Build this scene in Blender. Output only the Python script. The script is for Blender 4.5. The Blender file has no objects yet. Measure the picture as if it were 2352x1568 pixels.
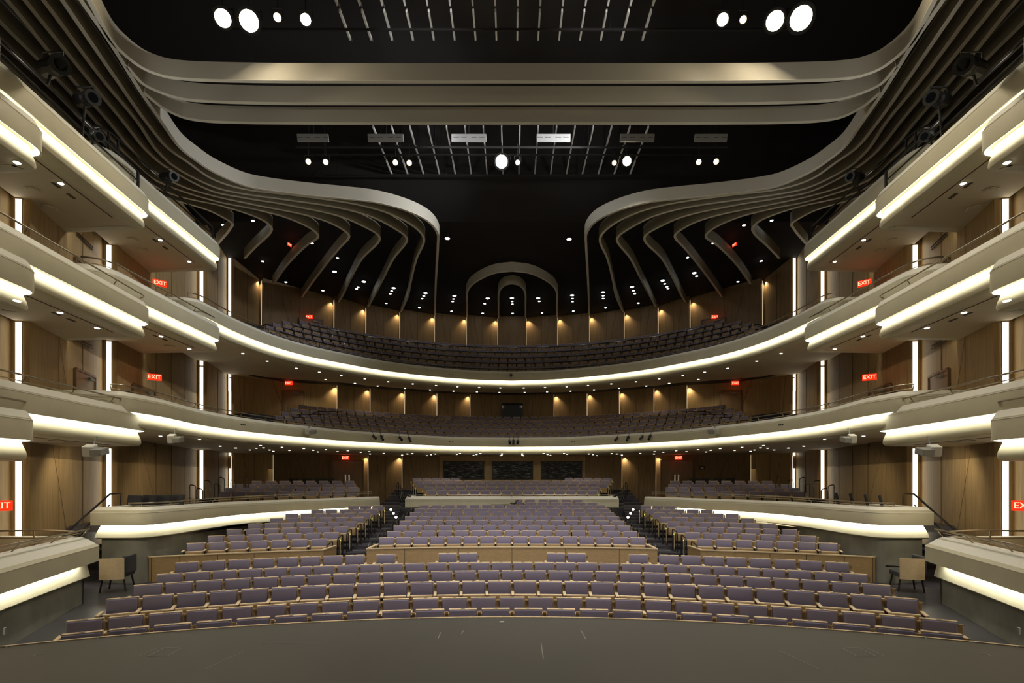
import bpy, math, random
from mathutils import Vector
random.seed(7)
C = bpy.context.scene.collection
F = 1220.0; CX = 1176.0; HY = 1100.0; E = 3.05        # focal length in px, eye column/row, eye height (floor = 0)
PI = math.pi

# ------------------------------------------------------------------ materials
def nodes(name):
    m = bpy.data.materials.new(name); m.use_nodes = True
    nt = m.node_tree; return m, nt, nt.nodes['Principled BSDF']
def mat(name, col, rough=.6, metal=0, var=0, scale=4, bump=0, stretch=None, spec=.5, col2=None):
    m, nt, b = nodes(name)
    b.inputs['Roughness'].default_value = rough; b.inputs['Metallic'].default_value = metal
    b.inputs['Specular IOR Level'].default_value = spec
    b.inputs['Base Color'].default_value = (*col, 1)
    if var or bump or col2:
        tc = nt.nodes.new('ShaderNodeTexCoord'); mp = nt.nodes.new('ShaderNodeMapping')
        if stretch: mp.inputs['Scale'].default_value = stretch
        nt.links.new(tc.outputs['Object'], mp.inputs['Vector'])
        n = nt.nodes.new('ShaderNodeTexNoise'); n.inputs['Scale'].default_value = scale; n.inputs['Detail'].default_value = 5
        nt.links.new(mp.outputs['Vector'], n.inputs['Vector'])
        r = nt.nodes.new('ShaderNodeValToRGB')
        c2 = col2 if col2 else tuple(c * (1 - var) for c in col)
        r.color_ramp.elements[0].color = (*c2, 1); r.color_ramp.elements[0].position = .3
        r.color_ramp.elements[1].color = (*col, 1); r.color_ramp.elements[1].position = .7
        nt.links.new(n.outputs['Fac'], r.inputs['Fac']); nt.links.new(r.outputs['Color'], b.inputs['Base Color'])
        if bump:
            bp = nt.nodes.new('ShaderNodeBump'); bp.inputs['Strength'].default_value = bump; bp.inputs['Distance'].default_value = .02
            nt.links.new(n.outputs['Fac'], bp.inputs['Height']); nt.links.new(bp.outputs['Normal'], b.inputs['Normal'])
    return m
def emis(name, col, s):
    m = bpy.data.materials.new(name); m.use_nodes = True; nt = m.node_tree
    nt.nodes.remove(nt.nodes['Principled BSDF'])
    e = nt.nodes.new('ShaderNodeEmission'); e.inputs['Color'].default_value = (*col, 1); e.inputs['Strength'].default_value = s
    nt.links.new(e.outputs[0], nt.nodes['Material Output'].inputs['Surface']); return m

M = {}
M['plaster'] = mat('cream_plaster', (.66, .62, .45), .55, var=.10, scale=1.5)
M['ledge'] = mat('pale_ledge', (.95, .93, .82), .5)
M['soffit'] = mat('soffit_plaster', (.66, .58, .43), .8, var=.05, scale=1)
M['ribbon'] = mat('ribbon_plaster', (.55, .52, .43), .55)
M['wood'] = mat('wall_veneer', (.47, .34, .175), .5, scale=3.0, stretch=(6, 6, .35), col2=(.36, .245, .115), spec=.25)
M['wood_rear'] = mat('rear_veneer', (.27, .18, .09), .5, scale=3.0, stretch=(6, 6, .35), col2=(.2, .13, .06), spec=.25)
M['fin'] = mat('ribbon_shade_side', (.27, .245, .18), .6)  # shade on the outer ribbon faces, put into a darker colour
M['wood_dark'] = mat('dark_veneer', (.20, .125, .06), .45, scale=3.0, stretch=(6, 6, .35), col2=(.14, .085, .04))
M['seam'] = mat('panel_seam', (.07, .048, .028), .8)
M['seatwood'] = mat('maple_trim', (.78, .61, .38), .35, var=.15, scale=12, stretch=(1, 1, 4))
M['seatwood2'] = mat('oak_shell', (.47, .32, .155), .4, var=.25, scale=10, stretch=(1, 1, 6))
M['fabric'] = mat('purple_fabric', (.215, .188, .262), .85, var=.12, scale=60)
M['fabric_dark'] = mat('charcoal_fabric', (.035, .035, .042), .9)
M['black'] = mat('black_metal', (.012, .012, .012), .45)
M['gloss_black'] = mat('black_tube', (.015, .015, .017), .22, spec=.8)
M['steel'] = mat('brushed_rail', (.42, .36, .26), .3, metal=.9)
M['plate'] = mat('number_plate', (.10, .09, .10), .3, metal=.6)
M['plate2'] = mat('bright_plate', (.75, .75, .75), .25, metal=.5)
M['concrete'] = mat('concrete', (.30, .30, .26), .7, scale=1.6, bump=.2, col2=(.19, .19, .165))
M['carpet'] = mat('dark_carpet', (.055, .05, .06), .9, scale=2.2, col2=(.025, .023, .03))
M['slate'] = mat('polished_floor', (.065, .063, .068), .3, scale=1.3, col2=(.03, .03, .034))
M['stage'] = mat('stage_deck', (.046, .044, .038), .5, scale=.7, col2=(.038, .036, .032))
M['ceil'] = mat('black_ceiling', (.012, .010, .009), .9)
M['white'] = mat('white_housing', (.7, .69, .64), .4)
M['grey'] = mat('grey_housing', (.25, .25, .24), .5)
M['door'] = mat('door_veneer', (.26, .17, .08), .4, scale=3, stretch=(5, 5, .4), col2=(.2, .125, .06))
M['glass'] = mat('dark_glass', (.006, .007, .010), .08, spec=.8)
M['slat'] = mat('pale_slat', (.75, .75, .72), .4)
M['led'] = emis('cove_led', (1, .95, .76), 21)
M['led0'] = emis('low_cove_led', (1, .96, .80), 34)
M['wled'] = emis('wall_strip_led', (1, .92, .76), 3.4)
M['wled2'] = emis('rear_strip_led', (1, .84, .55), 1.1)
M['down'] = emis('downlight_lens', (1, .92, .74), 14)
M['cool'] = emis('cool_lens', (.93, .96, 1), 22)
M['spot'] = emis('stage_lamp', (1, .84, .58), 160)
M['spotdim'] = emis('dim_stage_lamp', (1, .72, .42), 3)
M['exit'] = emis('exit_red', (1, .035, .008), 1.25)
M['exitl'] = emis('exit_letters', (1, .5, .3), 1.9)
M['yel'] = emis('aisle_lamp', (.85, .9, .12), 2.5)
M['step'] = emis('step_lamp', (1, .97, .9), 9)

# ------------------------------------------------------------------ mesh building
class MB:
    def __init__(s): s.v = []; s.f = []; s.m = []
    def face(s, pts, mi=0):
        b = len(s.v); s.v += [tuple(p) for p in pts]; s.f.append(tuple(range(b, b + len(pts)))); s.m.append(mi)
    def box(s, c, d, rz=0, mi=0, tilt=0):
        cx, cy, cz = c; hx, hy, hz = d[0] / 2, d[1] / 2, d[2] / 2; b = len(s.v)
        cr, sr = math.cos(rz), math.sin(rz); ct, st = math.cos(tilt), math.sin(tilt)
        for x, y, z in ((-hx,-hy,-hz),(hx,-hy,-hz),(hx,hy,-hz),(-hx,hy,-hz),(-hx,-hy,hz),(hx,-hy,hz),(hx,hy,hz),(-hx,hy,hz)):
            y, z = y * ct - z * st, y * st + z * ct
            s.v.append((cx + x * cr - y * sr, cy + x * sr + y * cr, cz + z))
        for f in ((0,3,2,1),(4,5,6,7),(0,1,5,4),(1,2,6,5),(2,3,7,6),(3,0,4,7)):
            s.f.append(tuple(b + i for i in f)); s.m.append(mi)
    def tube(s, pts, r, n=8, mi=0, closed=False):
        pts = [Vector(p) for p in pts]; rings = []
        for i, p in enumerate(pts):
            a = pts[i - 1] if i else (pts[-1] if closed else p); c = pts[i + 1] if i < len(pts) - 1 else (pts[0] if closed else p)
            t = (c - a).normalized()
            u = t.cross(Vector((0, 0, 1)))
            if u.length < .15: u = t.cross(Vector((1, 0, 0)))
            u.normalize(); w = t.cross(u).normalized(); b = len(s.v)
            for k in range(n):
                q = p + (u * math.cos(2 * PI * k / n) + w * math.sin(2 * PI * k / n)) * r
                s.v.append(tuple(q))
            rings.append(b)
        m = len(rings)
        for i in range(m if closed else m - 1):
            a, b = rings[i], rings[(i + 1) % m]
            for k in range(n):
                s.f.append((a + k, a + (k + 1) % n, b + (k + 1) % n, b + k)); s.m.append(mi)
        if not closed:
            s.f.append(tuple(rings[0] + k for k in range(n))[::-1]); s.m.append(mi)
            s.f.append(tuple(rings[-1] + k for k in range(n))); s.m.append(mi)
    def lathe(s, prof, c=(0, 0, 0), n=16, axis='z', d=None, mi=0):
        # prof: (r, t) along direction d
        d = Vector(d or (0, 0, 1)).normalized(); u = d.cross(Vector((0, 0, 1)))
        if u.length < .1: u = Vector((1, 0, 0))
        u.normalize(); w = d.cross(u); c = Vector(c); rings = []
        for r, t in prof:
            b = len(s.v)
            for k in range(n):
                a = 2 * PI * k / n
                s.v.append(tuple(c + d * t + (u * math.cos(a) + w * math.sin(a)) * r))
            rings.append(b)
        for a, b in zip(rings, rings[1:]):
            for k in range(n): s.f.append((a + k, a + (k + 1) % n, b + (k + 1) % n, b + k)); s.m.append(mi)
        s.f.append(tuple(rings[0] + k for k in range(n))[::-1]); s.m.append(mi)
        s.f.append(tuple(rings[-1] + k for k in range(n))); s.m.append(mi)
    def sweep(s, path, prof, z=0, closed_prof=False, mi=0, cap=True):
        # path: (x, y[, dz]); prof: (n, z) with n towards the hall (right of travel)
        P = [Vector((p[0], p[1])) for p in path]; dz = [p[2] if len(p) > 2 else 0 for p in path]; rings = []
        for i, p in enumerate(P):
            a = (p - P[i - 1]).normalized() if i else (P[1] - p).normalized()
            b_ = (P[i + 1] - p).normalized() if i < len(P) - 1 else a
            na = Vector((a.y, -a.x)); nb = Vector((b_.y, -b_.x)); nn = (na + nb)
            if nn.length < 1e-5: nn = na
            nn.normalize(); k = 1 / max(.5, nn.dot(na)); b = len(s.v)
            for n, zz in prof:
                q = p + nn * n * k; s.v.append((q.x, q.y, z + zz + dz[i]))
            rings.append(b)
        L = len(prof); R = L if closed_prof else L - 1
        for a, b in zip(rings, rings[1:]):
            for k in range(R):
                s.f.append((a + k, b + k, b + (k + 1) % L, a + (k + 1) % L)); s.m.append(mi)
        if cap and closed_prof:
            s.f.append(tuple(rings[0] + k for k in range(L))); s.m.append(mi)
            s.f.append(tuple(rings[-1] + k for k in range(L))[::-1]); s.m.append(mi)
    def arcblock(s, cy, r0, r1, a0, a1, z0, z1, n=24, mi=0):
        # curved block around (0, cy); angles measured from +Y towards +X
        pts = []
        for i in range(n + 1):
            a = a0 + (a1 - a0) * i / n; sn, cs = math.sin(a), math.cos(a)
            b = len(s.v); pts.append(b)
            for r, z in ((r0, z0), (r1, z0), (r1, z1), (r0, z1)): s.v.append((r * sn, cy + r * cs, z))
        for a, b in zip(pts, pts[1:]):
            for k in range(4): s.f.append((a + k, a + (k + 1) % 4, b + (k + 1) % 4, b + k)); s.m.append(mi)
        s.f.append((pts[0], pts[0] + 3, pts[0] + 2, pts[0] + 1)); s.m.append(mi)
        s.f.append((pts[-1], pts[-1] + 1, pts[-1] + 2, pts[-1] + 3)); s.m.append(mi)
    def build(s, name, m, parent=None, flip=False, smooth=False, bevel=0, origin=None):
        me = bpy.data.meshes.new(name); ms = m if isinstance(m, (list, tuple)) else [m]
        v = [(-x, y, z) for x, y, z in s.v] if flip else s.v
        f = [t[::-1] for t in s.f] if flip else s.f
        o0 = origin or ((parent.location.x, parent.location.y, parent.location.z) if parent is not None and parent.get('_root') else (0, 0, 0))
        if o0 != (0, 0, 0): v = [(x - o0[0], y - o0[1], z - o0[2]) for x, y, z in v]
        me.from_pydata(v, [], f); me.update()
        for t in ms: me.materials.append(t)
        for p, i in zip(me.polygons, s.m): p.material_index = i
        if smooth:
            me.shade_smooth()
            try: me.set_sharp_from_angle(angle=math.radians(38))
            except Exception: pass
        o = bpy.data.objects.new(name, me); C.objects.link(o)
        if origin: o.location = origin
        if parent is not None: o.parent = parent
        if bevel:
            b = o.modifiers.new('bevel', 'BEVEL'); b.width = bevel; b.segments = 2; b.limit_method = 'ANGLE'
        return o

def tag(o, label=None, cat=None, group=None, kind=None):
    if label: o['label'] = label
    if cat: o['category'] = cat
    if group: o['group'] = group
    if kind: o['kind'] = kind
    return o
def thing(name, label, cat, loc=(0, 0, 0), rz=0, group=None, kind=None):
    o = bpy.data.objects.new(name, None); C.objects.link(o); o.empty_display_size = .1
    o.location = loc; o.rotation_euler = (0, 0, rz); tag(o, label, cat, group, kind); return o
def root(name, label, cat, loc=(0, 0, 0), group=None, kind=None):
    """empty whose parts are built in world coordinates"""
    o = thing(name, label, cat, loc, 0, group, kind); o['_root'] = 1; return o
def done(o):
    if '_root' in o: del o['_root']

def at(px, py, h):
    """plan point of a pixel seen at height h above the eye"""
    Y = h * F / (HY - py); return ((px - CX) / F * Y, Y)
def smoothpath(pts, n=6):
    out = []
    P = [Vector(p) for p in pts]
    for i in range(len(P) - 1):
        p0 = P[i - 1] if i else P[0] * 2 - P[1]; p1, p2 = P[i], P[i + 1]
        p3 = P[i + 2] if i + 2 < len(P) else P[-1] * 2 - P[-2]
        l = [max(1e-3, (b - a).length) ** .5 for a, b in ((p0, p1), (p1, p2), (p2, p3))]
        t0 = 0; t1 = l[0]; t2 = t1 + l[1]; t3 = t2 + l[2]
        for k in range(n):
            t = t1 + (t2 - t1) * k / n
            A1 = p0 * ((t1 - t) / (t1 - t0)) + p1 * ((t - t0) / (t1 - t0)); A2 = p1 * ((t2 - t) / (t2 - t1)) + p2 * ((t - t1) / (t2 - t1)); A3 = p2 * ((t3 - t) / (t3 - t2)) + p3 * ((t - t2) / (t3 - t2))
            B1 = A1 * ((t2 - t) / (t2 - t0)) + A2 * ((t - t0) / (t2 - t0)); B2 = A2 * ((t3 - t) / (t3 - t1)) + A3 * ((t - t1) / (t3 - t1))
            out.append(tuple(B1 * ((t2 - t) / (t2 - t1)) + B2 * ((t - t1) / (t2 - t1))))
    out.append(tuple(P[-1])); return out
def roundcorners(pts, r, n=6):
    P = [Vector(p) for p in pts]; out = [tuple(P[0])]
    for i in range(1, len(P) - 1):
        a, b, c = P[i - 1], P[i], P[i + 1]; rr = r[i] if isinstance(r, (list, tuple)) else r
        if rr <= 0: out.append(tuple(b)); continue
        d1 = min(rr, (a - b).length * .48); d2 = min(rr, (c - b).length * .48)
        s = b + (a - b).normalized() * d1; e = b + (c - b).normalized() * d2
        for k in range(n + 1):
            t = k / n; out.append(tuple(s * (1 - t) ** 2 + b * 2 * t * (1 - t) + e * t * t))
    out.append(tuple(P[-1])); return out
SIDES = ((False, 'left'), (True, 'right'))
def mx(p, flip): return (-p[0], *p[1:]) if flip else p

# ------------------------------------------------------------------ stage, floors
st = MB(); cyc = -6.8; dS = 2.05
R_s = 7.86 - cyc; N = 48
edge = [(R_s * math.sin(a), cyc + R_s * math.cos(a)) for a in [(-.56 + 1.12 * i / N) for i in range(N + 1)]]
zS = E - dS
top = [(x, y, zS) for x, y in edge] + [(edge[-1][0], -7, zS), (edge[0][0], -7, zS)]
st.face(top)
for a, b in zip(edge, edge[1:]): st.face([(*a, zS), (*b, zS), (*b, 0), (*a, 0)][::-1])
st.face([(top[-1][0], -7, 0), (top[-1][0], -7, zS), (edge[0][0], edge[0][1], zS), (edge[0][0], edge[0][1], 0)]); st.face([(edge[-1][0], edge[-1][1], 0), (edge[-1][0], edge[-1][1], zS), (top[-2][0], -7, zS), (top[-2][0], -7, 0)])
stg = root('stage', 'dark grey stage deck with curved front edge, in the foreground', 'stage')
st.build('deck', M['stage'], stg)
tr = MB(); tr.sweep(edge, [(.0, .0), (.0, .012), (-.035, .012), (-.035, 0)], z=zS, closed_prof=True)
# travel of edge is left->right, hall (-Y) side is "n positive" = stage interior here
tr.build('edge_trim', M['seatwood'], stg)
lm = MB()
for i in range(-22, 23):
    a = i * .031
    lm.box((( R_s - .05) * math.sin(a), cyc + (R_s - .05) * math.cos(a), zS + .012), (.018, .018, .006), -a)
lm.build('edge_stud', M['plate2'], stg)['kind'] = 'stuff'
hp = MB(); hp.box((-.145, 7.62, zS + .003), (.065, .05, .006)); tag(hp.build('white_mark', M['white'], stg), 'small white tape mark at the stage edge')
tl = MB()
def sline(p, q, w=.012):
    a = Vector(p); b = Vector(q); d = b - a; c = (a + b) / 2
    tl.box((c.x, c.y, zS + .0015), (d.length, w, .003), math.atan2(d.y, d.x))
def spt(px, py): Y = dS * F / (py - HY); return ((px - CX) / F * Y, Y)
for s in (1, -1):
    def sp(px, py): p = spt(px, py); return (p[0] * s, p[1])
    q = [sp(338, 1507), sp(380, 1487), sp(418, 1488), sp(384, 1507)]
    for a, b in zip(q, q[1:] + q[:1]): sline(a, b, .008)
    sline(sp(316, 1508), sp(365, 1487), .008); sline(sp(70, 1508), sp(86, 1502), .012); sline(sp(86, 1502), sp(100, 1502), .012)
    sline(sp(470, 1537), sp(560, 1495), .006)
sline(spt(1012, 1452), spt(1006, 1467)); sline(spt(1064, 1448), spt(1060, 1456)); sline(spt(1334, 1447), spt(1346, 1468)); sline(spt(1243, 1477), spt(1248, 1512)); sline(spt(600, 1477), spt(735, 1477), .006)
tl.build('deck_seams', M['grey'], stg); done(stg)

CR = -7.3
fl = MB()
rows_k = [dict(Y=8.8 + k, d=d) for k, d in enumerate((2.18, 2.177, 2.07, 2.03, 2.0, 1.91))]
prof = [(11.0, 0), (15.6, .01)]
for k, d in enumerate((2.18, 2.15, 2.09, 2.04, 1.99, 1.93)): prof.append((8.8 + k - CR, E - d - .86))
zf6 = E - 1.93 - .86; prof.append((16.9 - .62 - CR, zf6))
AY0, ADY, AD0, ADD = 17.5, 1.034, 1.88, .0972
for k in range(10):
    z = E - (AD0 - ADD * k) - .86
    prof.append((AY0 + ADY * k - .62 - CR, z)); prof.append((AY0 + ADY * (k + 1) - .62 - CR, z))
prof.append((46, prof[-1][1]))
nA = 60; rings = []
for i in range(nA + 1):
    a = -1.15 + 2.3 * i / nA; b = len(fl.v)
    for r, z in prof: fl.v.append((r * math.sin(a), CR + r * math.cos(a), z))
    rings.append(b)
for a, b in zip(rings, rings[1:]):
    for k in range(len(prof) - 1): fl.f.append((a + k, a + k + 1, b + k + 1, b + k)); fl.m.append(1 if k < 8 else 0)
tag(fl.build('floor', [M['carpet'], M['slate']]), kind='structure')

# ------------------------------------------------------------------ walls
def wall_path(S, first, last):
    """S: strip points in travel order (left side). returns polyline with sawtooth steps and step faces"""
    pts = [first]; steps = []
    allp = [first] + S + [last]
    for i, s in enumerate(S):
        a = Vector(allp[i]); b = Vector(s[:2]); c = Vector(allp[i + 2][:2])
        d = ((b - Vector(a[:2])).normalized() + (c - b).normalized()).normalized() if True else 0
        n = Vector((d.y, -d.x)); stp = s[2] if len(s) > 2 else .35
        o = b - n * stp
        pts.append(tuple(o)); pts.append(tuple(b)); steps.append((o, b, d, n))
    pts.append(last); return pts, steps
W = [(-12.8, 14.1, .45), (-13.9, 18.7, .45), (-15.1, 26.3, .45), (-15.5, 29.6, .4)]
LV = {
 0: dict(z0=0.0, z1=E + 1.62, S=W + [(-14.0, 31.2, .25), (-8.7, 32.2, .3), (-6.8, 33.0, .35)], first=(-12.3, 5), last=(-4.6, 33.35), ztop=E + 1.42),
 1: dict(z0=E + .6, z1=E + 6.0, S=W + [(-15.0, 30.9, 0), (-10.6, 32.3, .3), (-8.9, 33.5, .32), (-6.9, 34.4, .32), (-4.96, 35.4, .32), (-2.8, 35.9, .32)], first=(-12.3, 5), last=(0, 36.3), ztop=E + 5.75),
 2: dict(z0=E + 4.2, z1=E + 12.7, S=W + [(-15.0, 32.0, .35), (-11.5, 34.5, .35), (-9.8, 35.8, .35), (-7.7, 36.6, .35), (-5.4, 37.3, .35), (-3.2, 37.7, .35), (-1.0, 38.0, .35)], first=(-12.3, 5), last=(0, 38.05), ztop=E + 11.6),
}
ordn = ['first', 'second', 'third', 'fourth', 'fifth', 'sixth', 'seventh', 'eighth', 'ninth', 'tenth', 'eleventh', 'twelfth', 'thirteenth', 'fourteenth', 'fifteenth', 'sixteenth', 'seventeenth', 'eighteenth', 'nineteenth', 'twentieth']
ordn += ['twenty-' + w for w in ordn[:9]] + ['thirtieth'] + ['thirty-' + w for w in ordn[:9]] + ['fortieth'] + ['forty-' + w for w in ordn[:9]]
lvname = {0: 'on the ground floor', 1: 'on the lower balcony level', 2: 'on the upper balcony level'}
PTS = {}; WASH = []
for lv, L in LV.items():
    pts, steps = wall_path(L['S'], L['first'], L['last']); PTS[lv] = pts
    for flip, side in SIDES:
        w = MB()
        for i, (a, b) in enumerate(zip(pts, pts[1:])):
            z1w = E + 8.9 if lv == 2 and b[1] < 24 else L['z1']
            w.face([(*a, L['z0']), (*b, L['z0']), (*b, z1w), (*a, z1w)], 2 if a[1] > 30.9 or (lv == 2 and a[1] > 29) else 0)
            A = Vector(a); B = Vector(b); d = B - A
            if d.length > 1.2:                                   # seams: verticals and one slanting joint per bay
                t = d.normalized(); n = Vector((t.y, -t.x)); k = max(2, int(d.length / 1.5))
                rz = math.atan2(t.y, t.x)
                for j in range(1, k):
                    c = A + d * (j / k) + n * .004
                    w.box((c.x, c.y, (L['z0'] + z1w) / 2), (.013, .01, z1w - L['z0']), rz, 1)
                p0 = A + d * .22 + n * .004; p1 = A + d * .45 + n * .004
                e = t * .01; zt = L['ztop']; zb = L['z0']
                for lo, hi in (((p0, zt), (p1, zt - 3.2)),):
                    w.face([(*(lo[0] - e), lo[1]), (*(lo[0] + e), lo[1]), (*(hi[0] + e), hi[1]), (*(hi[0] - e), hi[1])][::-1], 1)
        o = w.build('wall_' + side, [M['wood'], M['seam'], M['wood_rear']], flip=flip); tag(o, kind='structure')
        q = 0
        for i, (o_, b_, d, n) in enumerate(steps):
            stp = (b_ - o_).length
            if stp < .05: continue
            c = o_ + (b_ - o_) * .5 - d * .015
            if lv == 0: zb, zt = .35, L['ztop'] - (.35 if i < 2 else .0)
            elif lv == 1: zb, zt = E + 1.3, [E + 4.15, E + 4.82, E + 5.55, E + 5.62][i] if i < 4 else L['ztop'] - .05
            else: zb, zt = E + 4.9, [E + 7.4, E + 8.2, E + 12.1, E + 12.6][i] if i < 4 else [E + 11.95, E + 11.65, E + 11.55, E + 11.5, E + 11.5, E + 11.5, E + 11.5][i - 4]
            wd = .15 if i < 4 else .05
            c = (o_ + (b_ - o_) * (.45 if i < 4 else .6)) - d * .02
            cm = mx((c.x, c.y), flip)
            r = root('wall_light', f'tall thin vertical strip light {lvname[lv]}, {ordn[q]} back along the {side} wall', 'wall light', (cm[0], cm[1], zb), 'vertical strip lights on the wood walls')
            q += 1
            rz = math.atan2((b_ - o_).y, (b_ - o_).x)
            g = MB(); g.box((c.x, c.y, (zb + zt) / 2), (wd, .02, zt - zb), rz); g.build('diffuser', M['wled'] if i < 4 else M['wled2'], r, flip)
            if i >= 4: WASH.append((cm[0], cm[1], zt, mx(tuple(-d), flip), mx(tuple(n), flip)))
            g = MB(); g.box((c.x, c.y, zt + .03), (wd + .06, .06, .06), rz); g.box((c.x + .0, c.y, (zb + zt) / 2) , (wd + .05, .012, zt - zb), rz); g.build('housing', M['seatwood2'], r, flip)
            done(r)

# ceiling (black) and stage-side darkness
ce = MB()
CEIL = [(4, 16), (23.5, 16), (26, 12.6), (34, 11.95), (37.2, 11.68), (41, 11.6)]
def ceil_h(y):
    for (a, b), (c, d) in zip(CEIL, CEIL[1:]):
        if y <= c: return b + (d - b) * (y - a) / (c - a)
    return 11.6
prf = [(a, E + b) for a, b in CEIL]
for (y0, z0), (y1, z1) in zip(prf, prf[1:]): ce.face([(-19, y0, z0), (-19, y1, z1), (19, y1, z1), (19, y0, z0)])
for s in (-1, 1): ce.face([(s * 14.2, 4, E + 9.5), (s * 16.2, 30, E + 9.5), (s * 16.2, 30, E + 16), (s * 14.2, 4, E + 16)])
tag(ce.build('ceiling', M['ceil']), kind='structure')
bw = MB(); bw.box((0, 40, E + 5), (40, .2, 24)); bw.box((-18.5, 20, E + 5), (.2, 44, 24)); bw.box((18.5, 20, E + 5), (.2, 44, 24))
tag(bw.build('wall_back', M['ceil']), kind='structure')

# ------------------------------------------------------------------ balconies
UP = [(0, 0), (0, .44), (-.18, .60), (-.34, .60), (-.34, .0), (-.24, -.02), (-.22, .05), (-.10, .05), (-.06, 0)]
def UPF(a, b): return [(0, 0), (0, a), (-.10, b), (-.34, b), (-.34, .06), (-.035, .06), (-.035, 0)]
LOW0 = [(-.07, .052), (-.17, .052), (-.15, -.04), (-.09, -.2), (-.06, -.33), (-.1, -.36), (-.34, -.36), (-.34, .07), (-.07, .07)]
LED = [(-.036, .0), (-.075, .05), (-.075, .056), (-.036, .056)]
LOW = [(-.07, .052), (-.20, .052), (-.19, -.02), (-.155, -.12), (-.11, -.23), (-.09, -.33), (-.115, -.40), (-.18, -.435), (-.28, -.445), (-.48, -.445), (-.48, .07), (-.07, .07)]
def balcony(name, label, cat, path, h, poly_wall, flip=False, group=None, led='led', lowcut=0, zback=0, stair=None, soff_off=.44, floor_z=None, sym=False, lowpath=None, up=(.44, .62), low=None):
    x0, y0 = path[len(path) // 2][:2]
    r = root(name, label, cat, (mx((x0, y0), flip)[0], y0, E + h), group)
    z = E + h
    g = MB(); g.sweep(path, UPF(*up), z, True); tag(g.build('parapet', M['plaster'], r, flip, True))
    g = MB(); g.sweep(path, [(.006, up[0] - .012), (-.10, up[1] + .005), (-.345, up[1] + .004), (-.345, up[1] - .015), (-.105, up[1] - .015), (-.004, up[0] - .015)], z, True); g.build('ledge', M['ledge'], r, flip)
    lp = lowpath or path
    g = MB(); g.sweep(path[lowcut:len(path) - lowcut] if lowcut else path, LED, z, True); g.build('light_strip', M[led], r, flip)
    g = MB(); g.sweep(lp, low or LOW, z, True); g.build('lower_fascia', M['plaster'], r, flip, True)
    # soffit and deck
    def off(pth, n):
        o = MB(); o.sweep(pth, [(n, 0)], 0); return [(v[0], v[1]) for v in o.v]
    inner = off(lp, -.40)
    g = MB()
    if sym:                                                    # quad strip between the front curve and the wall curve
        def res(pts, n):
            P = [Vector(p[:2]) for p in pts]; L = [0]
            for a, b in zip(P, P[1:]): L.append(L[-1] + (b - a).length)
            out = []
            j = 0
            for i in range(n + 1):
                t = L[-1] * i / n
                while j < len(L) - 2 and L[j + 1] < t: j += 1
                u = (t - L[j]) / max(1e-6, L[j + 1] - L[j]); out.append(P[j].lerp(P[j + 1], max(0, min(1, u))))
            return out
        A = res(inner, 80); B = res(poly_wall, 80)
        for a, b, c, d in zip(A, A[1:], B[1:], B): g.face([(*a, z - soff_off), (*b, z - soff_off), (*c, z - soff_off + zback), (*d, z - soff_off + zback)][::-1])
    else:
        g.face([(*p[:2], z - soff_off) for p in inner] + [(*p, z - soff_off) for p in poly_wall])
    g.build('soffit', M['soffit'], r, flip)
    if floor_z is not None:
        g = MB(); inn = off(path, -.33)
        g.face([(*p[:2], z + floor_z) for p in inn] + [(*p, z + floor_z) for p in poly_wall]); g.build('deck', M['carpet'], r, flip)
    return r

def railing(path, z, flip, label, n=8, h=.22, two=True, start=0, end=None, mt='steel', group='balcony safety rails'):
    pts = path[start:end]
    o = MB(); o.sweep(pts, [(-.12, 0)], 0); P = [(v[0], v[1]) for v in o.v]
    o = MB(); o.sweep(pts, [(-.26, 0)], 0); Q = [(v[0], v[1]) for v in o.v]
    mid = P[len(P) // 2]
    r = root('safety_rail', label, 'railing', (mx(mid, flip)[0], mid[1], z), group)
    g = MB(); g.tube([(*p, z + h) for p in P], .022, 6); g.build('top_rail', M[mt], r, flip, True)
    if two: g = MB(); g.tube([(*p, z + h * .5) for p in Q], .012, 6); g.build('mid_rail', M[mt], r, flip, True)
    L = [0]
    for a, b in zip(P, P[1:]): L.append(L[-1] + math.dist(a, b))
    k = max(2, int(L[-1] / 1.3)); 
    for i in range(k + 1):
        t = L[-1] * i / k; j = max(0, min(len(L) - 2, sum(1 for x in L if x < t) - 1)); u = (t - L[j]) / max(1e-6, L[j + 1] - L[j])
        a = Vector(P[j]).lerp(Vector(P[j + 1]), u); b = Vector(Q[j]).lerp(Vector(Q[j + 1]), u)
        g = MB(); g.tube([(a.x, a.y, z + h), (b.x, b.y, z)], .013, 5); g.build('post', M[mt], r, flip, True)
    done(r); return r

tiern = {3: 'third', 2: 'second', 1: 'first'}
hb = {('A', 3): 7.87, ('A', 2): 4.62, ('A', 1): 1.416, ('B', 3): 8.67, ('B', 2): 5.30, ('N', 3): 7.17, ('N', 2): 3.9, ('N', 1): .82}
def boxpath(k, t):
    h = hb[k, t]
    if k == 'A':
        a = (-10.22, 10.3); b = (-10.83, 16.05) if t != 1 else at(345, 992, h)
        return roundcorners([(-12.3, 10.1), (a[0] - .02, 10.15), b, (-13.5, b[1] + .15)], [0, .8, .42, 0], 8)
    if k == 'B':
        n = at(262, 390, h) if t == 3 else at(262, 665, h); e = at(513, 600, h) if t == 3 else at(513, 785, h)
        a = (n[0] + .0, n[1] - .35)
        return roundcorners([(-13.2, a[1] - .1), a, e, (-14.6, e[1] + .2)], [0, .9, .42, 0], 8)
    if k == 'N':
        e = {3: at(115, 360, h), 2: at(98, 678, h), 1: at(95, 1013, h)}[t]
        return roundcorners([(-12.3, 6.0), (e[0] + .35, 6.1), e, (-12.7, e[1] + .12)], [0, .5, .4, 0], 8)
BOX = {}
kn = {'A': 'middle', 'B': 'rear', 'N': 'front'}
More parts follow.
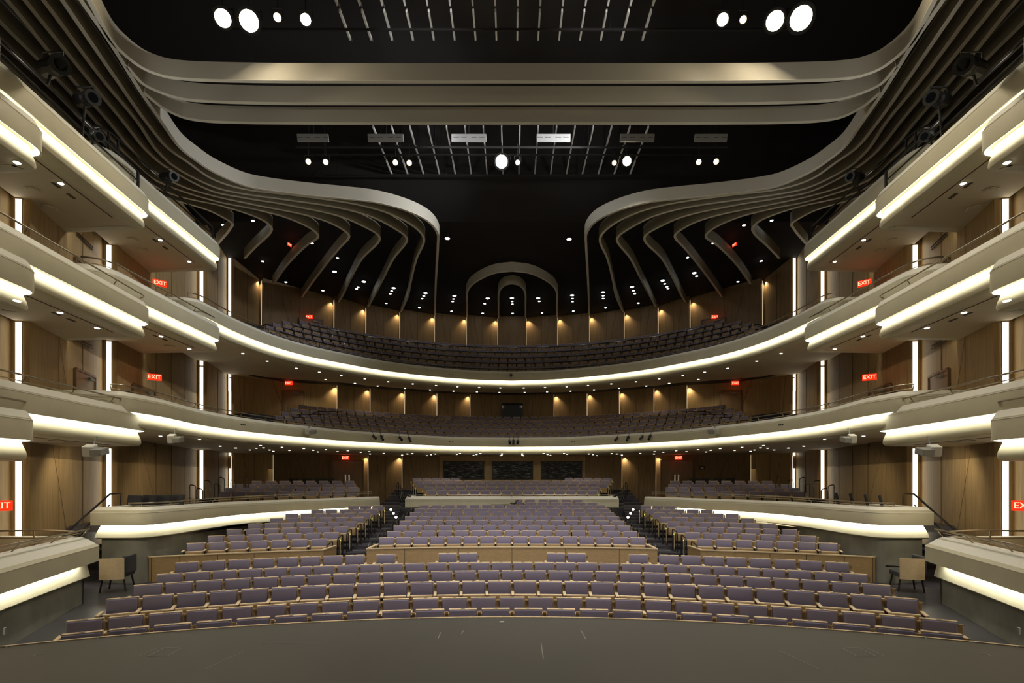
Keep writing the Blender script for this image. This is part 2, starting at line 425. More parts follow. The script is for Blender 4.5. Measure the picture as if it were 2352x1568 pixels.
for (k, t), h in hb.items():
    p = boxpath(k, t); BOX[k, t] = p
    q = [Vector(a) for a in p]
    for flip, side in SIDES:
        lp = None
        wl = []
        r = balcony('box_balcony', f'cream {kn[k]} side box with glowing underside strip, {tiern[t]} tier, {side} side', 'balcony', p, h, wl, flip, 'stepped side boxes', floor_z=-.1)
        # soffit slot
        g = MB(); a = Vector(p[len(p) // 2 - 6]); b = Vector(p[len(p) // 2 + 5])
        a = Vector(p[9]); b = Vector(p[10]); dd = (b - a).normalized(); nn = Vector((dd.y, -dd.x))
        c = (a + b) / 2 - nn * .62
        g.box((c.x, c.y, E + h - .445), ((b - a).length * .8, .03, .008), math.atan2(dd.y, dd.x)); g.build('air_slot', M['seam'], r, flip)
        for dq in (.35, .46):
            g = MB(); c2 = (a + b) / 2 - nn * (.95) + dd * (dq * (b - a).length - .3 * (b - a).length)
            g.box((c2.x, c2.y, E + h - .445), (.25, .09, .008), math.atan2(dd.y, dd.x)); g.build('air_vent', M['seam'], r, flip)
        done(r)
        if t != 3 and k != 'N' or t == 1:
            railing(p, E + h + .60, flip, f'slim bronze rail above the {kn[k]} side box, {tiern[t]} tier, {side}', start=2, end=-3)
        

# central balconies
def sympath(pts, n=5, head=None):
    left = smoothpath(pts, n); full = left + [(-x, y) for x, y in left[::-1][1:]]
    if head: full = head + full + [(-x, y) for x, y in head[::-1]]
    return full
h1 = 1.9; t1 = [at(x, y, h1) for x, y in ((330, 950.5), (368, 956), (468, 977), (565, 991), (682, 1003), (800, 1013), (942, 1020.5), (1060, 1025))] + [(0, h1 * F / 74)]
n1 = at(290, 945, h1); t1 = [(n1[0] + .12, n1[1] + .35)] + t1[1:]
head1 = roundcorners([(-13.5, n1[1] - .45), (n1[0] + .02, n1[1] - .35), (t1[0][0], t1[0][1])], .75, 8)[:-1]
P1 = sympath(t1, 5, head1)
h2 = 5.96; t2 = [at(x, y, h2) for x, y in ((500, 742), (537, 760), (620, 793), (706, 817.5), (800, 836.5), (883, 851), (987, 863.5), (1080, 871))] + [(0, h2 * F / 226)]
n2 = at(462, 722, h2)
head2 = roundcorners([(-14.6, n2[1] - .35), (n2[0] - .05, n2[1] - .3), (t2[0][0], t2[0][1])], .8, 8)[:-1]
P2 = sympath(t2, 5, head2)
def wallcurve(lv, y0):
    pts = [p for p in PTS[lv] if p[1] > y0]; pts = [(-14.0, y0)] + pts
    return pts + [(-x, y) for x, y in pts[::-1]]
b1 = balcony('balcony', 'cream horseshoe balcony curving across the hall, lower of the two', 'balcony', P1, h1, wallcurve(0, 14.5), group=None, sym=True, up=(.39, .55))
b2 = balcony('balcony', 'cream horseshoe balcony curving across the hall, upper of the two', 'balcony', P2, h2, wallcurve(1, 19), group=None, sym=True, zback=.3, up=(.40, .56))
CB = 20.65
T1R = [dict(Y=32.5 + .8 * k, h=2.74 + .36 * k) for k in range(5)]
T2R = [dict(Y=33.2 + .9 * k, h=7.07 + .55 * k) for k in range(5)]
for b, rows, hh in ((b1, T1R, h1), (b2, T2R, h2)):
    g = MB()
    for i, rw in enumerate(rows):
        r0 = rw['Y'] - CB - .62; r1_ = (rows[i + 1]['Y'] if i < 4 else rw['Y'] + 1.7) - CB - .62
        z1 = E + rw['h'] - .86
        g.arcblock(CB, r0, r1_, -min(1.35 - .05 * i, math.asin(min(.99, 14.7 / r1_))), min(1.35 - .05 * i, math.asin(min(.99, 14.7 / r1_))), E + hh - .2, z1, 48)
    g.build('stepped_floor', M['carpet'], b); done(b)
railing(P1, E + h1 + .52, False, 'slim bronze rail following the lower horseshoe balcony front', start=4, end=-4, group=None)
railing(P2, E + h2 + .54, False, 'slim bronze rail following the upper horseshoe balcony front', start=4, end=-4, group=None)

# outlet plates on balcony fronts
def on_front(path, px, flip=False):
    k = (px - CX) / F; best = None
    for a, b in zip(path, path[1:]):
        f0 = a[0] - k * a[1]; f1 = b[0] - k * b[1]
        if f0 * f1 <= 0 and abs(f1 - f0) > 1e-9:
            t = f0 / (f0 - f1); x = a[0] + (b[0] - a[0]) * t; y = a[1] + (b[1] - a[1]) * t; d = Vector((b[0] - a[0], b[1] - a[1])).normalized()
            if best is None or y > 0: best = (x, y, d)
    return best
for px, pth, hh, dz in ((1036, P1, h1, .26), (1317, P1, h1, .26), (1036, P2, h2, .2), (1317, P2, h2, .2), (1794, P1, h1, .26), (558, P1, h1, .26)):
    x, y, d = on_front(pth, px); n = Vector((d.y, -d.x)); r = root('socket_plate', f'tiny pair of dark sockets on the {"lower" if hh == h1 else "upper"} balcony front at photo column {"left" if px < CX else "right"}{" far out" if abs(px-CX) > 300 else " near centre"}'.replace('at photo column ', ''), 'socket', (x, y, E + hh + dz), 'sockets on the balcony fronts')
    for s in (-1, 1) if abs(px - CX) < 300 else (-1, 0, 1):
        c = Vector((x, y)) + n * .008 + d * s * .08 * (1 if abs(px - CX) < 300 else 1.3); g = MB(); g.box((c.x, c.y, E + hh + dz), (.045, .02, .05), math.atan2(d.y, d.x)); g.build('socket', M['black'], r)
    done(r)

# ------------------------------------------------------------------ parterre (ground level boxes) and concrete
d0 = 1.22; hp0 = -d0
sp = [(-9.56, 15.2), (-9.76, 17.2), (-9.78, 19.3), (-9.12, 22.4), (-8.0, 24.6), (-6.6, 26.6)]
PS = roundcorners([(-11.1, 13.98), (-9.62, 13.98), (-9.56, 15.2)], .55, 8)[:-1] + smoothpath(sp, 6)
PS = [(x, y, -.13 * max(0, min(1, (y - 14.5) / 9))) for x, y in PS]
for flip, side in SIDES:
    wl = [(-6.6, 27.5), (-15.8, 27.5), (-15.3, 18.6), (-12.0, 14.2)]
    r = balcony('parterre_box', f'cream raised seating box over grey concrete base, {side} of the main seats', 'balcony', [(-11.1, 16.0)] + PS, hp0, [], flip, 'raised side boxes', led='led0', up=(.34, .47), low=LOW0)
    g = MB(); oo = MB(); oo.sweep(PS, [(-.3, 0)], 0); g.face([(v[0], v[1], E - 1.43) for v in oo.v] + [(*p, E - 1.43) for p in wl]); g.build('deck', M['carpet'], r, flip)
    g = MB(); base = [(-11.1, 17.0)] + PS
    g.sweep(base, [(-.17, -.34), (-.17, -1.9)], E + hp0); g.build('concrete_base', M['concrete'], r, flip)
    g = MB()
    for k in range(4): g.arcblock(CR, 33.35 + .9 * k, 37.0, -.43 , -.245, E - 1.42, E - 1.27 + .16 * (k - 1) + .0, 20)
    g.build('stepped_floor', M['carpet'], r, flip)
    done(r)
    railing(PS, E + hp0 + .42, flip, f'thin bronze rail along the raised side box, {side}', start=1, end=-1, h=.16, group='raised box rails')
# centre parapet
g = [(-5.45, 28.2), (-5.45, 27.0), (5.45, 27.0), (5.45, 28.2)]
pc = roundcorners(g, [0, .05, .05, 0], 2)
r = root('parterre_wall', 'long straight cream wall across the centre behind the main seats', 'parapet', (0, 27, E - 1.4))
g = MB(); g.sweep(pc, [(0, -.42), (0, .37), (-.16, .5), (-.3, .5), (-.3, -.42)], E - 1.38, True); g.build('parapet', M['plaster'], r)
g = MB(); g.sweep(pc, [(.006, .365), (-.16, .506), (-.31, .506), (-.31, .49), (-.16, .49), (0, .355)], E - 1.38, True); g.build('ledge', M['ledge'], r)
g = MB(); g.sweep(pc, [(-.03, -.43), (-.12, -.43), (-.12, -.42), (-.03, -.42)], E - 1.38, True); g.build('light_strip', M['led0'], r)
g = MB(); g.sweep(pc, [(-.13, -.42), (-.13, -1.1), (-.3, -1.1), (-.3, -.42)], E - 1.38, True); g.build('lower_fascia', M['plaster'], r)
g = MB()
for k in range(5): g.arcblock(CR, 34.35 + .9 * k + (.0 if k else .1), 42, -.165, .165, E - 2.2, E - 1.43 + .16 * k, 20)
g.build('stepped_floor', M['carpet'], r); done(r)
for flip, side in SIDES:
    g = MB()
    for i in range(7):
        y = 24.0 + .5 * i; g.box((-6.1 - .02 * i, y + 2, E - 2.05 + .11 * i - 1), (1.25, 4.0, 2.0))
    o = g.build('floor', M['carpet'], flip=flip); tag(o, kind='structure')
    # upper aisle ramp of steps through the parterre
    g = MB()
    for i in range(6): g.box((-6.35, 27.8 + .75 * i + 3, E - 2.43 + .16 * i), (1.3, 6, 2.0))
    tag(g.build('floor', M['carpet'], flip=flip), kind='structure')
gr = MB(); gr.tube([(-5.3, 26.85, E - .79), (5.3, 26.85, E - .79)], .014, 6)
rr = root('safety_rail', 'thin straight bronze rail on the centre cream wall', 'railing', (0, 26.85, E - .9))
gr.build('top_rail', M['steel'], rr)
for i in range(9): g = MB(); g.tube([(-5.2 + 1.3 * i, 26.85, E - .79), (-5.2 + 1.3 * i, 27.1, E - .88)], .012, 5); g.build('post', M['steel'], rr)
done(rr)

# nearest ground box
PN = roundcorners([(-7.3, 5.6), (-8.65, 9.6), (-9.45, 12.1), (-12.4, 12.3)], [0, 0, .1, 0], 4)
for flip, side in SIDES:
    r = root('parterre_box', f'cream slanted box front over dark concrete, nearest the stage, {side}', 'balcony', (mx((-8.6, 0), flip)[0], 9.6, E - 1.85), 'front ground boxes')
    z = E - 1.85
    g = MB(); g.sweep(PN, [(.06, 0), (.06, .34), (-.22, .56), (-.36, .56), (-.36, .06), (-.02, .06), (-.02, 0)], z, True); g.build('parapet', M['plaster'], r, flip)
    g = MB(); g.sweep(PN, [(.064, .335), (-.22, .566), (-.37, .566), (-.37, .55), (-.22, .55), (.06, .33)], z, True); g.build('ledge', M['ledge'], r, flip)
    g = MB(); g.sweep([(-7.3, 5.6), (-8.65, 9.6), (-9.28, 11.6)], [(-.021, 0), (-.06, .045), (-.06, .051), (-.021, .051)], z, True); g.build('light_strip', M['led0'], r, flip)
    g = MB(); g.sweep(PN, [(-.02, .052), (-.17, .052), (-.15, -.10), (-.10, -.33), (-.16, -.37), (-.34, -.37), (-.34, .07), (-.02, .07)], z, True); g.build('lower_fascia', M['plaster'], r, flip)
    g = MB(); g.sweep(PN, [(-.22, -.3), (-.22, -1.4)], z); g.build('concrete_base', M['concrete'], r, flip)
    g = MB(); g.face([(-7.7, 5.6, z + .1), (-9.0, 9.65, z + .1), (-9.75, 11.85, z + .1), (-12.2, 12.0, z + .1), (-12.2, 5.6, z + .1)]); g.build('deck', M['seatwood2'], r, flip)
    g = MB(); c = Vector((-8.72, 9.9)); g.box((-8.35, 8.75, .55), (.02, .07, .11), .33); g.build('wall_socket', M['grey'], r, flip); done(r)
    railing(PN, z + .56, flip, f'bronze double rail on the slanted front box, {side} of stage', h=.16, start=0, end=-2, group='front box rails')
    # inner counter rail of the same box
    rr = root('safety_rail', f'second bronze rail deeper inside the front box, {side}', 'railing', (mx((-10, 0), flip)[0], 11.6, z + .5), 'front box rails')
    g = MB(); g.tube([(-12.2, 11.4, z + .72), (-10.3, 11.75, z + .72), (-9.75, 11.85, z + .68)], .022, 6); g.build('top_rail', M['steel'], rr, flip)
    for x in (-11.8, -10.4): g = MB(); g.tube([(x, 11.55, z + .72), (x, 11.6, z - .15)], .016, 5); g.build('post', M['steel'], rr, flip)
    done(rr)

# wood fences in front of row A
RF = 16.4 - CR; zt = E - 2.08; zb = zf6 - .03
def arcpts(px0, px1, n=16, R=RF, cy=CR):
    def hit(px):
        k = (px - CX) / F; A = 1 + k * k; B = -2 * cy; Cc = cy * cy - R * R
        Y = (-B + math.sqrt(B * B - 4 * A * Cc)) / (2 * A); return (k * Y, Y)
    a0 = math.atan2(hit(px0)[0], hit(px0)[1] - cy); a1 = math.atan2(hit(px1)[0], hit(px1)[1] - cy)
    return [(R * math.sin(a0 + (a1 - a0) * i / n), cy + R * math.cos(a0 + (a1 - a0) * i / n)) for i in range(n + 1)]
def fence(path, flip, label, zt_):
    m = path[len(path) // 2]; r = root('wooden_fence', label, 'partition', (mx(m, flip)[0], m[1], zb), 'low oak partitions')
    g = MB(); g.sweep(path, [(.03, 0), (.03, zt_ - zb - .03), (-.03, zt_ - zb - .03), (-.03, 0)], zb, True)
    for i in range(3, len(path) - 2, 3):
        a = Vector(path[i]); d = (Vector(path[i + 1]) - a).normalized(); n = Vector((d.y, -d.x)); c = a + n * .032
        g.box((c.x, c.y, (zb + zt_) / 2), (.012, .006, zt_ - zb - .06), math.atan2(d.y, d.x), 1)
    g.build('panel', [M['seatwood2'], M['seam']], r, flip)
    g = MB(); g.sweep(path, [(.045, 0), (.045, .03), (-.045, .03), (-.045, 0)], zt_ - .03, True); g.build('cap_rail', M['seatwood'], r, flip); done(r)
cp = arcpts(845, 1507, 16); cp = [(cp[0][0], cp[0][1] + 1.1)] + cp + [(cp[-1][0], cp[-1][1] + 1.1)]
fence(cp, False, 'low oak partition behind the front seat rows, the centre one', zt)
ap = arcpts(352, 741, 14)
ap = roundcorners([(ap[0][0] - .35, ap[0][1] + 1.5), (ap[0][0] - .2, ap[0][1] - .08), ap[1]], .6, 6)[:-1] + ap[1:] + [(ap[-1][0] + .05, ap[-1][1] + 1.0)]
for flip, side in SIDES: fence(ap, flip, f'low oak partition with curved end, {side} of the centre one', zt)

# ------------------------------------------------------------------ seats
def seat_meshes():
    D = {}
    def mk(n, mb, m, bev=.0):
        o = mb.build(n, m, bevel=0); 
        if bev:
            md = o.modifiers.new('b', 'BEVEL'); md.width = bev; md.segments = 2
            dg = bpy.context.evaluated_depsgraph_get(); me = bpy.data.meshes.new_from_object(o.evaluated_get(dg)); me.shade_smooth()
            old = o.data; o.modifiers.clear(); o.data = me; me.name = n; bpy.data.meshes.remove(old)
            try: me.set_sharp_from_angle(angle=math.radians(50))
            except Exception: pass
        D[n] = o.data; bpy.data.objects.remove(o)
    t = -.13
    g = MB(); g.box((0, -.003, .705), (.45, .075, .27), 0, 0, t); mk('backrest', g, M['fabric'], .022)
    g = MB(); g.box((0, .055, .60), (.47, .022, .50), 0, 0, t); g.box((0, .03, .843), (.465, .075, .016), 0, 0, t); mk('back_shell', g, M['seatwood'], .006)
    g = MB(); g.box((0, -.165, .515), (.43, .075, .21), 0, 0, .10); mk('seat_cushion', g, M['fabric'], .02)
    g = MB(); g.box((0, -.215, .485), (.445, .03, .27), 0, 0, .10); mk('seat_shell', g, [M['seatwood2']], .008)
    g = MB(); g.box((0, -.205, .625), (.445, .05, .012), 0, 0, .1); mk('seat_edge', g, M['seatwood'])
    g = MB(); g.box((.272, -.24, .655), (.058, .36, .028)); mk('armrest', g, M['seatwood'], .008)
    g = MB(); g.box((.272, -.18, .32), (.035, .12, .64)); g.box((.272, -.1, .012), (.05, .3, .024)); mk('standard', g, M['black'])
    g = MB(); g.box((.272, .045, .52), (.05, .03, .56), 0, 0, t); g.box((.272, .005, .80), (.06, .06, .022), 0, 0, t); mk('back_post', g, M['seatwood2'])
    g = MB(); g.box((0, .0285, .853), (.066, .05, .006), 0, 0, t); mk('number_plate', g, M['plate'])
    g = MB(); g.box((0, .0285, .853), (.066, .05, .006), 0, 0, t); mk('bright_plate', g, M['plate2'])
    g = MB(); g.box((-.272, -.24, .655), (.058, .36, .028)); mk('armrest_l', g, M['seatwood'], .008)
    g = MB(); g.box((-.272, -.15, .30), (.035, .12, .60)); mk('standard_l', g, M['black'])
    g = MB(); g.box((.295, -.12, .36), (.022, .36, .56)); mk('end_r', g, M['seatwood'], .006)
    g = MB(); g.box((-.295, -.12, .36), (.022, .36, .56)); mk('end_l', g, M['seatwood'], .006)
    g = MB(); g.box((.31, -.2, .60), (.012, .05, .03)); mk('lamp_r', g, M['yel'])
    g = MB(); g.box((-.31, -.2, .60), (.012, .05, .03)); mk('lamp_l', g, M['yel'])
    return D
SM = seat_meshes()
SEATS = []   # (x, y, z, rz, desc, rowkey, flags)
def polar(cy, R, a): return (R * math.sin(a), cy + R * math.cos(a))
def add(x, y, z, rz, row, sec, i, n, ends=''): SEATS.append(dict(x=x, y=y, z=z, rz=rz, row=row, sec=sec, i=i, n=n, ends=ends))
def hit(px, R, cy):
    k = (px - CX) / F; A = 1 + k * k; B = -2 * cy; Cc = cy * cy - R * R
    Y = (-B + math.sqrt(B * B - 4 * A * Cc)) / (2 * A); return (k * Y, Y)
# front block
fr = [(8.8, 2.145, 24, 187), (9.8, 2.177, 27, 194.6), (10.8, 2.07, 28, 281), (11.8, 2.03, 29, 339), (12.8, 2.0, 30, 389), (13.8, 1.91, 22, 429)]
r6 = [429, 491, 549, 606, 661, 713, 764.5, 815, 886, 1028, 1075]
for k, (Y, d, n, pl) in enumerate(fr):
    cy = -5.0; R = Y - cy; z = E - d - .855
    if k < 5:
        a0 = math.atan2(*[hit(pl, R, cy)[0], hit(pl, R, cy)[1] - cy])
        for i in range(n):
            a = a0 * (1 - 2 * i / (n - 1)); x, y = polar(cy, R, a); add(x, y, z, -a, f'row {k}', 'front', i, n, 'L' if i == 0 else '')
    else:
        L = r6 + [2352 - p for p in r6[::-1]]
        for i, p in enumerate(L):
            x, y = hit(p, R, cy); add(x, y, z, -math.atan2(x, y - cy), 'row 5', 'front', i, 22, 'L' if i in (0, 8, 9, 11, 13, 14) else '')
# main block
side = [(449, 733.5, 7), (496, 761, 7), (538, 784, 7), (586, 803, 7), (635, 822, 6), (670, 837, 6), (728, 855, 5), (812, 868, 3)]
for k in range(8):
    Y = AY0 + ADY * k; R = Y - CR; z = E - (AD0 - ADD * k) - .855; n = 16 if k % 2 == 0 else 15; W_ = 8.15
    for i in range(n):
        a = (i - (n - 1) / 2) * W_ / (n - 1) / R; x, y = polar(CR, R, a); add(x, y, z, -a, f'main {k}', 'centre', i, n, ('LE' if i == 0 else '') + ('RE' if i == n - 1 else ''))
    p0, p1, m = side[k]
    h0 = hit(p0, R, CR); h1_ = hit(p1, R, CR); a0 = math.atan2(h0[0], h0[1] - CR); a1 = math.atan2(h1_[0], h1_[1] - CR)
    for s in (1, -1):
        for i in range(m):
            a = (a0 + (a1 - a0) * i / (m - 1)) * s; x, y = polar(CR, R, a); j = i if s == 1 else m - 1 - i
            add(x, y, z, -a, f'main {k}', 'left' if s == 1 else 'right', j, m, ('LE' if (j == 0 and s == -1) else 'L' if j == 0 else '') + ('RE' if (j == m - 1 and s == 1) else ''))
for k, L in ((8, (1221.5, 1246.6, 1277, 1303, 1334, 1360)), (9, (1193.5, 1218, 1247.7, 1272, 1301.5, 1326.5))):
    Y = 24.74 + .82 * (k - 7); R = Y - CR; z = E - (AD0 - ADD * k) - .86
    for i, p in enumerate(L): x, y = hit(p, R, CR); add(x, y, z, -math.atan2(x, y - CR), f'main {k}', 'centre', i, 6, 'L' if i in (0, 2, 4) else '')
# parterre
for k in range(5):
    R = 27.9 + .9 * k - CR; z = E - 1.43 + .16 * k; n = (17, 18, 18, 17, 16)[k]
    W_ = (9.0, 9.9, 10.8, 11.6, 12.2)[k]
    n = int(W_ / .56)
    for i in range(n):
        if k == 4 and abs(i - (n - 1) / 2) < 5.2: continue
        a = (i - (n - 1) / 2) * .56 / R; x, y = polar(CR, R, a); add(x, y, z, -a, f'par {k}', 'pc', i, n, ('LE' if i == 0 else '') + ('RE' if i == n - 1 else ''))
    if k < 4:
        R = 34.0 + .9 * k; z = E - 1.43 + .16 * k
        p0 = (516, 530, 547, 590)[k]; p1 = (808, 812, 806, 802)[k]
        h0 = hit(p0, R, CR); h1_ = hit(p1, R, CR); a0 = math.atan2(h0[0], h0[1] - CR); a1 = math.atan2(h1_[0], h1_[1] - CR); m = int(abs(a1 - a0) * R / .58) + 1
        for s in (1, -1):
            for i in range(m): a = (a0 + (a1 - a0) * i / (m - 1)) * s; x, y = polar(CR, R, a); add(x, y, z, -a, f'par {k}', 'ps', i, m)
for rows, ang, nm in ((T1R, (1.10, 1.13, 1.05, .97, .90), 't1'), (T2R, (1.2, 1.12, 1.04, .96, .86), 't2')):
    for k, rw in enumerate(rows):
        R = rw['Y'] - CB; m = int(2 * ang[k] * R / .56)
        for i in range(m):
            a = -ang[k] + 2 * ang[k] * i / (m - 1); x, y = polar(CB, R, a); add(x, y, E + rw['h'] - .855, -a, f'{nm} {k}', nm, i, m)
SEATS.sort(key=lambda s: math.hypot(s['x'], s['y']))
near, far = SEATS[:300], SEATS[300:]
rown = {f'row {k}': w for k, w in enumerate(('front row by the stage', 'second row from stage', 'third row from stage', 'fourth row from stage', 'fifth row from stage', 'sixth row nearest oak partition'))}
rown.update({f'main {k}': f'{w} row behind oak partition' for k, w in enumerate(ordn[:10])})
def pos(i, n):
    if i == 0: return 'leftmost'
    if i == n - 1: return 'rightmost'
    return f'{ordn[i]} from left' if i < n / 2 else f'{ordn[n - 1 - i]} from right'
proto_count = 0
def seat_obj(s):
    secn = {'front': '', 'centre': ', centre block', 'left': ', left block', 'right': ', right block'}[s['sec']]
    o = thing('auditorium_chair', f"purple folding seat, {pos(s['i'], s['n'])}, {rown[s['row']]}{secn}", 'seat', (s['x'], s['y'], s['z']), s['rz'], 'purple theatre seats')
    wide = 1.0
    bright = random.random() < .22
    for n in ('backrest', 'back_shell', 'seat_cushion', 'seat_shell', 'seat_edge', 'armrest', 'standard', 'back_post', 'number_plate'):
        me = SM['bright_plate'] if (n == 'number_plate' and bright) else SM[n]
        c = bpy.data.objects.new(n, me); C.objects.link(c); c.parent = o
        if n == 'number_plate' and bright: c['label'] = 'shiny number plate'
    e = s['ends']
    if 'L' in e:
        for n, m in (('armrest', 'armrest_l'), ('standard', 'standard_l')): c = bpy.data.objects.new(n, SM[m]); C.objects.link(c); c.parent = o
    for ch, sfx in (('L', 'l'), ('R', 'r')):
        if ch + 'E' in e:
            c = bpy.data.objects.new('end_panel', SM['end_' + sfx]); C.objects.link(c); c.parent = o
            c = bpy.data.objects.new('aisle_lamp', SM['lamp_' + sfx]); C.objects.link(c); c.parent = o
for s in near: seat_obj(s)
fm = MB()
def fbox(s, c, d, mi, tilt=0):
    cr, sr = math.cos(s['rz']), math.sin(s['rz'])
    fm.box((s['x'] + c[0] * cr - c[1] * sr, s['y'] + c[0] * sr + c[1] * cr, s['z'] + c[2]), d, s['rz'], mi, tilt)
for s in far:
    fbox(s, (0, 0, .705), (.45, .075, .27), 0, -.13); fbox(s, (0, .05, .60), (.47, .025, .50), 1, -.13); fbox(s, (0, .03, .845), (.465, .075, .016), 1, -.13)
    fbox(s, (0, -.165, .515), (.43, .07, .21), 0, .1); fbox(s, (0, -.215, .49), (.445, .03, .27), 2, .1)
    fbox(s, (.272, -.24, .655), (.058, .36, .028), 1); fbox(s, (.272, -.18, .32), (.035, .12, .64), 3); fbox(s, (.272, .045, .52), (.05, .03, .56), 2, -.13)
    if 'LE' in s['ends']: fbox(s, (-.295, -.12, .36), (.022, .36, .56), 1); fbox(s, (-.31, -.2, .62), (.03, .06, .05), 4)
    if 'RE' in s['ends']: fbox(s, (.295, -.12, .36), (.022, .36, .56), 1); fbox(s, (.31, -.2, .62), (.03, .06, .05), 4)
tag(fm.build('auditorium_chair', [M['fabric'], M['seatwood'], M['seatwood2'], M['black'], M['yel']]), 'distant purple theatre seats filling the rear rows and both balconies', 'seats', 'purple theatre seats', 'stuff')

# upper balcony row rails
for k in range(5):
    R = T2R[k]['Y'] - CB - .72; z = E + T2R[k]['h'] - .86; a0 = (1.25, 1.12, 1.04, .96, .86)[k]
    r = root('row_rail', f'black curved rail with posts before the {ordn[k]} seat row of the upper balcony', 'railing', (0, CB + R, z - .5), 'rails between upper balcony rows')
    g = MB(); g.tube([(*polar(CB, R, -a0 + 2 * a0 * i / 60), z + .50) for i in range(61)], .03, 6); g.build('top_rail', M['gloss_black'], r, smooth=True)
    m = int(2 * a0 * R / 1.15)
    for i in range(m + 1):
        x, y = polar(CB, R, -a0 + 2 * a0 * i / m); g = MB(); g.tube([(x, y, z + .50), (x, y, z - (.55 if k else .0))], .02, 5); g.build('post', M['gloss_black'], r)
    done(r)

# ------------------------------------------------------------------ handrails
def loop_rail(x, y, z, h, label, w=.42, ang=PI / 2, flip=False, drop=.12, group='black aisle handrails', r=.02):
    o = root('handrail', label, 'handrail', (mx((x, y), flip)[0], y, z), group)
    dx, dy = math.cos(ang) * w, math.sin(ang) * w
    pts = roundcorners([(x, y, z), (x, y, z + h), (x - dx, y - dy, z + h - drop), (x - dx, y - dy, z)], [0, .09, .09, 0], 5) if False else None
    P = [Vector((x, y, z)), Vector((x, y, z + h)), Vector((x - dx, y - dy, z + h - drop)), Vector((x - dx, y - dy, z - drop))]
    out = [P[0]]
    for i in (1, 2):
        a, b, c = P[i - 1], P[i], P[i + 1]; d1 = (a - b).normalized() * .09; d2 = (c - b).normalized() * .09
        for k in range(6): t = k / 5; out.append((b + d1) * (1 - t) ** 2 + b * 2 * t * (1 - t) + (b + d2) * t * t)
    out.append(P[3]); g = MB(); g.tube([tuple(p) for p in out], r, 8); g.build('tube', M['gloss_black'], o, flip, True)
    g = MB(); g.lathe([(.04, 0), (.04, .012)], (x, y, z)); g.build('base_plate', M['gloss_black'], o, flip); done(o)
for flip, sd in SIDES:
    for k in range(8):
        Y = AY0 + ADY * k - .35; zz = E - (AD0 - ADD * k) - .86
        loop_rail(-4.52 - .005 * k, Y, zz, .78, f'black looped handrail beside the centre block, {sd} aisle, {rown[f"main {k}"].replace(" behind oak partition", "")} up', flip=flip)
        if k < 7:
            R = AY0 + ADY * k - CR; px = (765, 788, 808, 830, 847, 861, 874)[k]; x, y = hit(px, R, CR)
            loop_rail(x + .02, y - .1, zz, .8, f'black looped handrail beside the {sd} block, {rown[f"main {k}"].replace(" behind oak partition", "")} up', flip=flip, ang=PI / 2 - .1)
    # parterre aisle rails
    for k in range(4):
        loop_rail(-5.75 - .28 * k, 28.3 + .85 * k, E - 1.43 + .16 * k, .8, f'black handrail climbing the rear {sd} aisle, {ordn[k]} from its foot', flip=flip)
    # side parterre box-door rails
    for j, (px, py, hh_, dd) in enumerate(((436, 1112, .8, 1.2), (452, 1120, .6, 1.25), (470, 1102, .9, 1.15), (492, 1110, .6, 1.15), (503, 1095, 1.0, 1.1), (530, 1101, .6, 1.0), (560, 1096, .6, .9))):
        Yb = 22.2 + .6 * j; x = (px - CX) / F * Yb; ztop = E + (HY - py) / F * Yb
        loop_rail(x, Yb, ztop - hh_, hh_, f'small black looped handrail by the {sd} wall, {ordn[j]} from the front', flip=flip, w=.25, ang=PI, drop=.06, group='black wall handrails')
    # sloped rails at the centre wall
    o = root('handrail', f'sloping black handrail at the {sd} end of the centre cream wall', 'handrail', (mx((-5.6, 0), flip)[0], 26.3, E - 2.1), 'sloping aisle rails')
    g = MB(); g.tube([(-5.85, 28.3, E - 1.43), (-5.85, 28.3, E - .55), (-5.5, 26.1, E - 1.0), (-5.5, 26.1, E - 2.1)], .02, 6); g.build('tube', M['gloss_black'], o, flip); done(o)
    o = root('handrail', f'sloping black handrail at the inner end of the {sd} raised box', 'handrail', (mx((-6.5, 0), flip)[0], 25.2, E - 2.0), 'sloping aisle rails')
    g = MB(); g.tube([(-6.9, 27.6, E - 1.43), (-6.9, 27.6, E - .6), (-6.2, 25.0, E - 1.15), (-6.2, 25.0, E - 2.1)], .02, 6); g.build('tube', M['gloss_black'], o, flip); done(o)
    # stair rail down from raised box
    o = root('handrail', f'long black stair rail descending beside the {sd} wall', 'handrail', (mx((-10.6, 0), flip)[0], 13.5, E - 2.2), 'stair rails')
    g = MB(); g.tube([(-11.2, 15.2, E - 1.43), (-11.2, 15.2, E - .42), (-11.35, 15.0, E - .42), (-10.9, 12.7, E - 1.5), (-10.9, 12.7, E - 2.0)], .025, 6); g.build('tube', M['gloss_black'], o, flip)
    g = MB(); g.tube([(-11.35, 15.0, E - .72), (-10.9, 12.7, E - 1.8)], .016, 6); g.build('lower_tube', M['gloss_black'], o, flip); done(o)
    # step lights in aisle
    for j, (px, py) in enumerate(((898, 1170), (904, 1178.5), (910, 1187.5))):
        dd = (1.93, 1.93, 1.93)[j]; Y = 23.2 - .6 * j; z = E - (py - HY) / F * Y; x = (px - CX) / F * Y
        o = root('step_light', f'tiny white step light in the {sd} aisle stairs, {("highest", "middle", "lowest")[j]}', 'light', (mx((x, 0), flip)[0], Y, z), 'aisle step lights')
        g = MB(); g.lathe([(.05, 0), (.05, .03)], (x, Y, z), d=(0, -1, 0), n=12); g.build('lens', M['step'], o, flip); g = MB(); g.lathe([(.065, 0), (.065, .02)], (x, Y + .01, z), d=(0, -1, 0), n=12); g.build('bezel', M['black'], o, flip); done(o)
    # aisle stair nosings
    g = MB()
    for k in range(8): g.box((-5.3 - .12 * k, AY0 + ADY * k - .62, E - (AD0 - ADD * k) - .855), (1.5, .04, .014), .25)
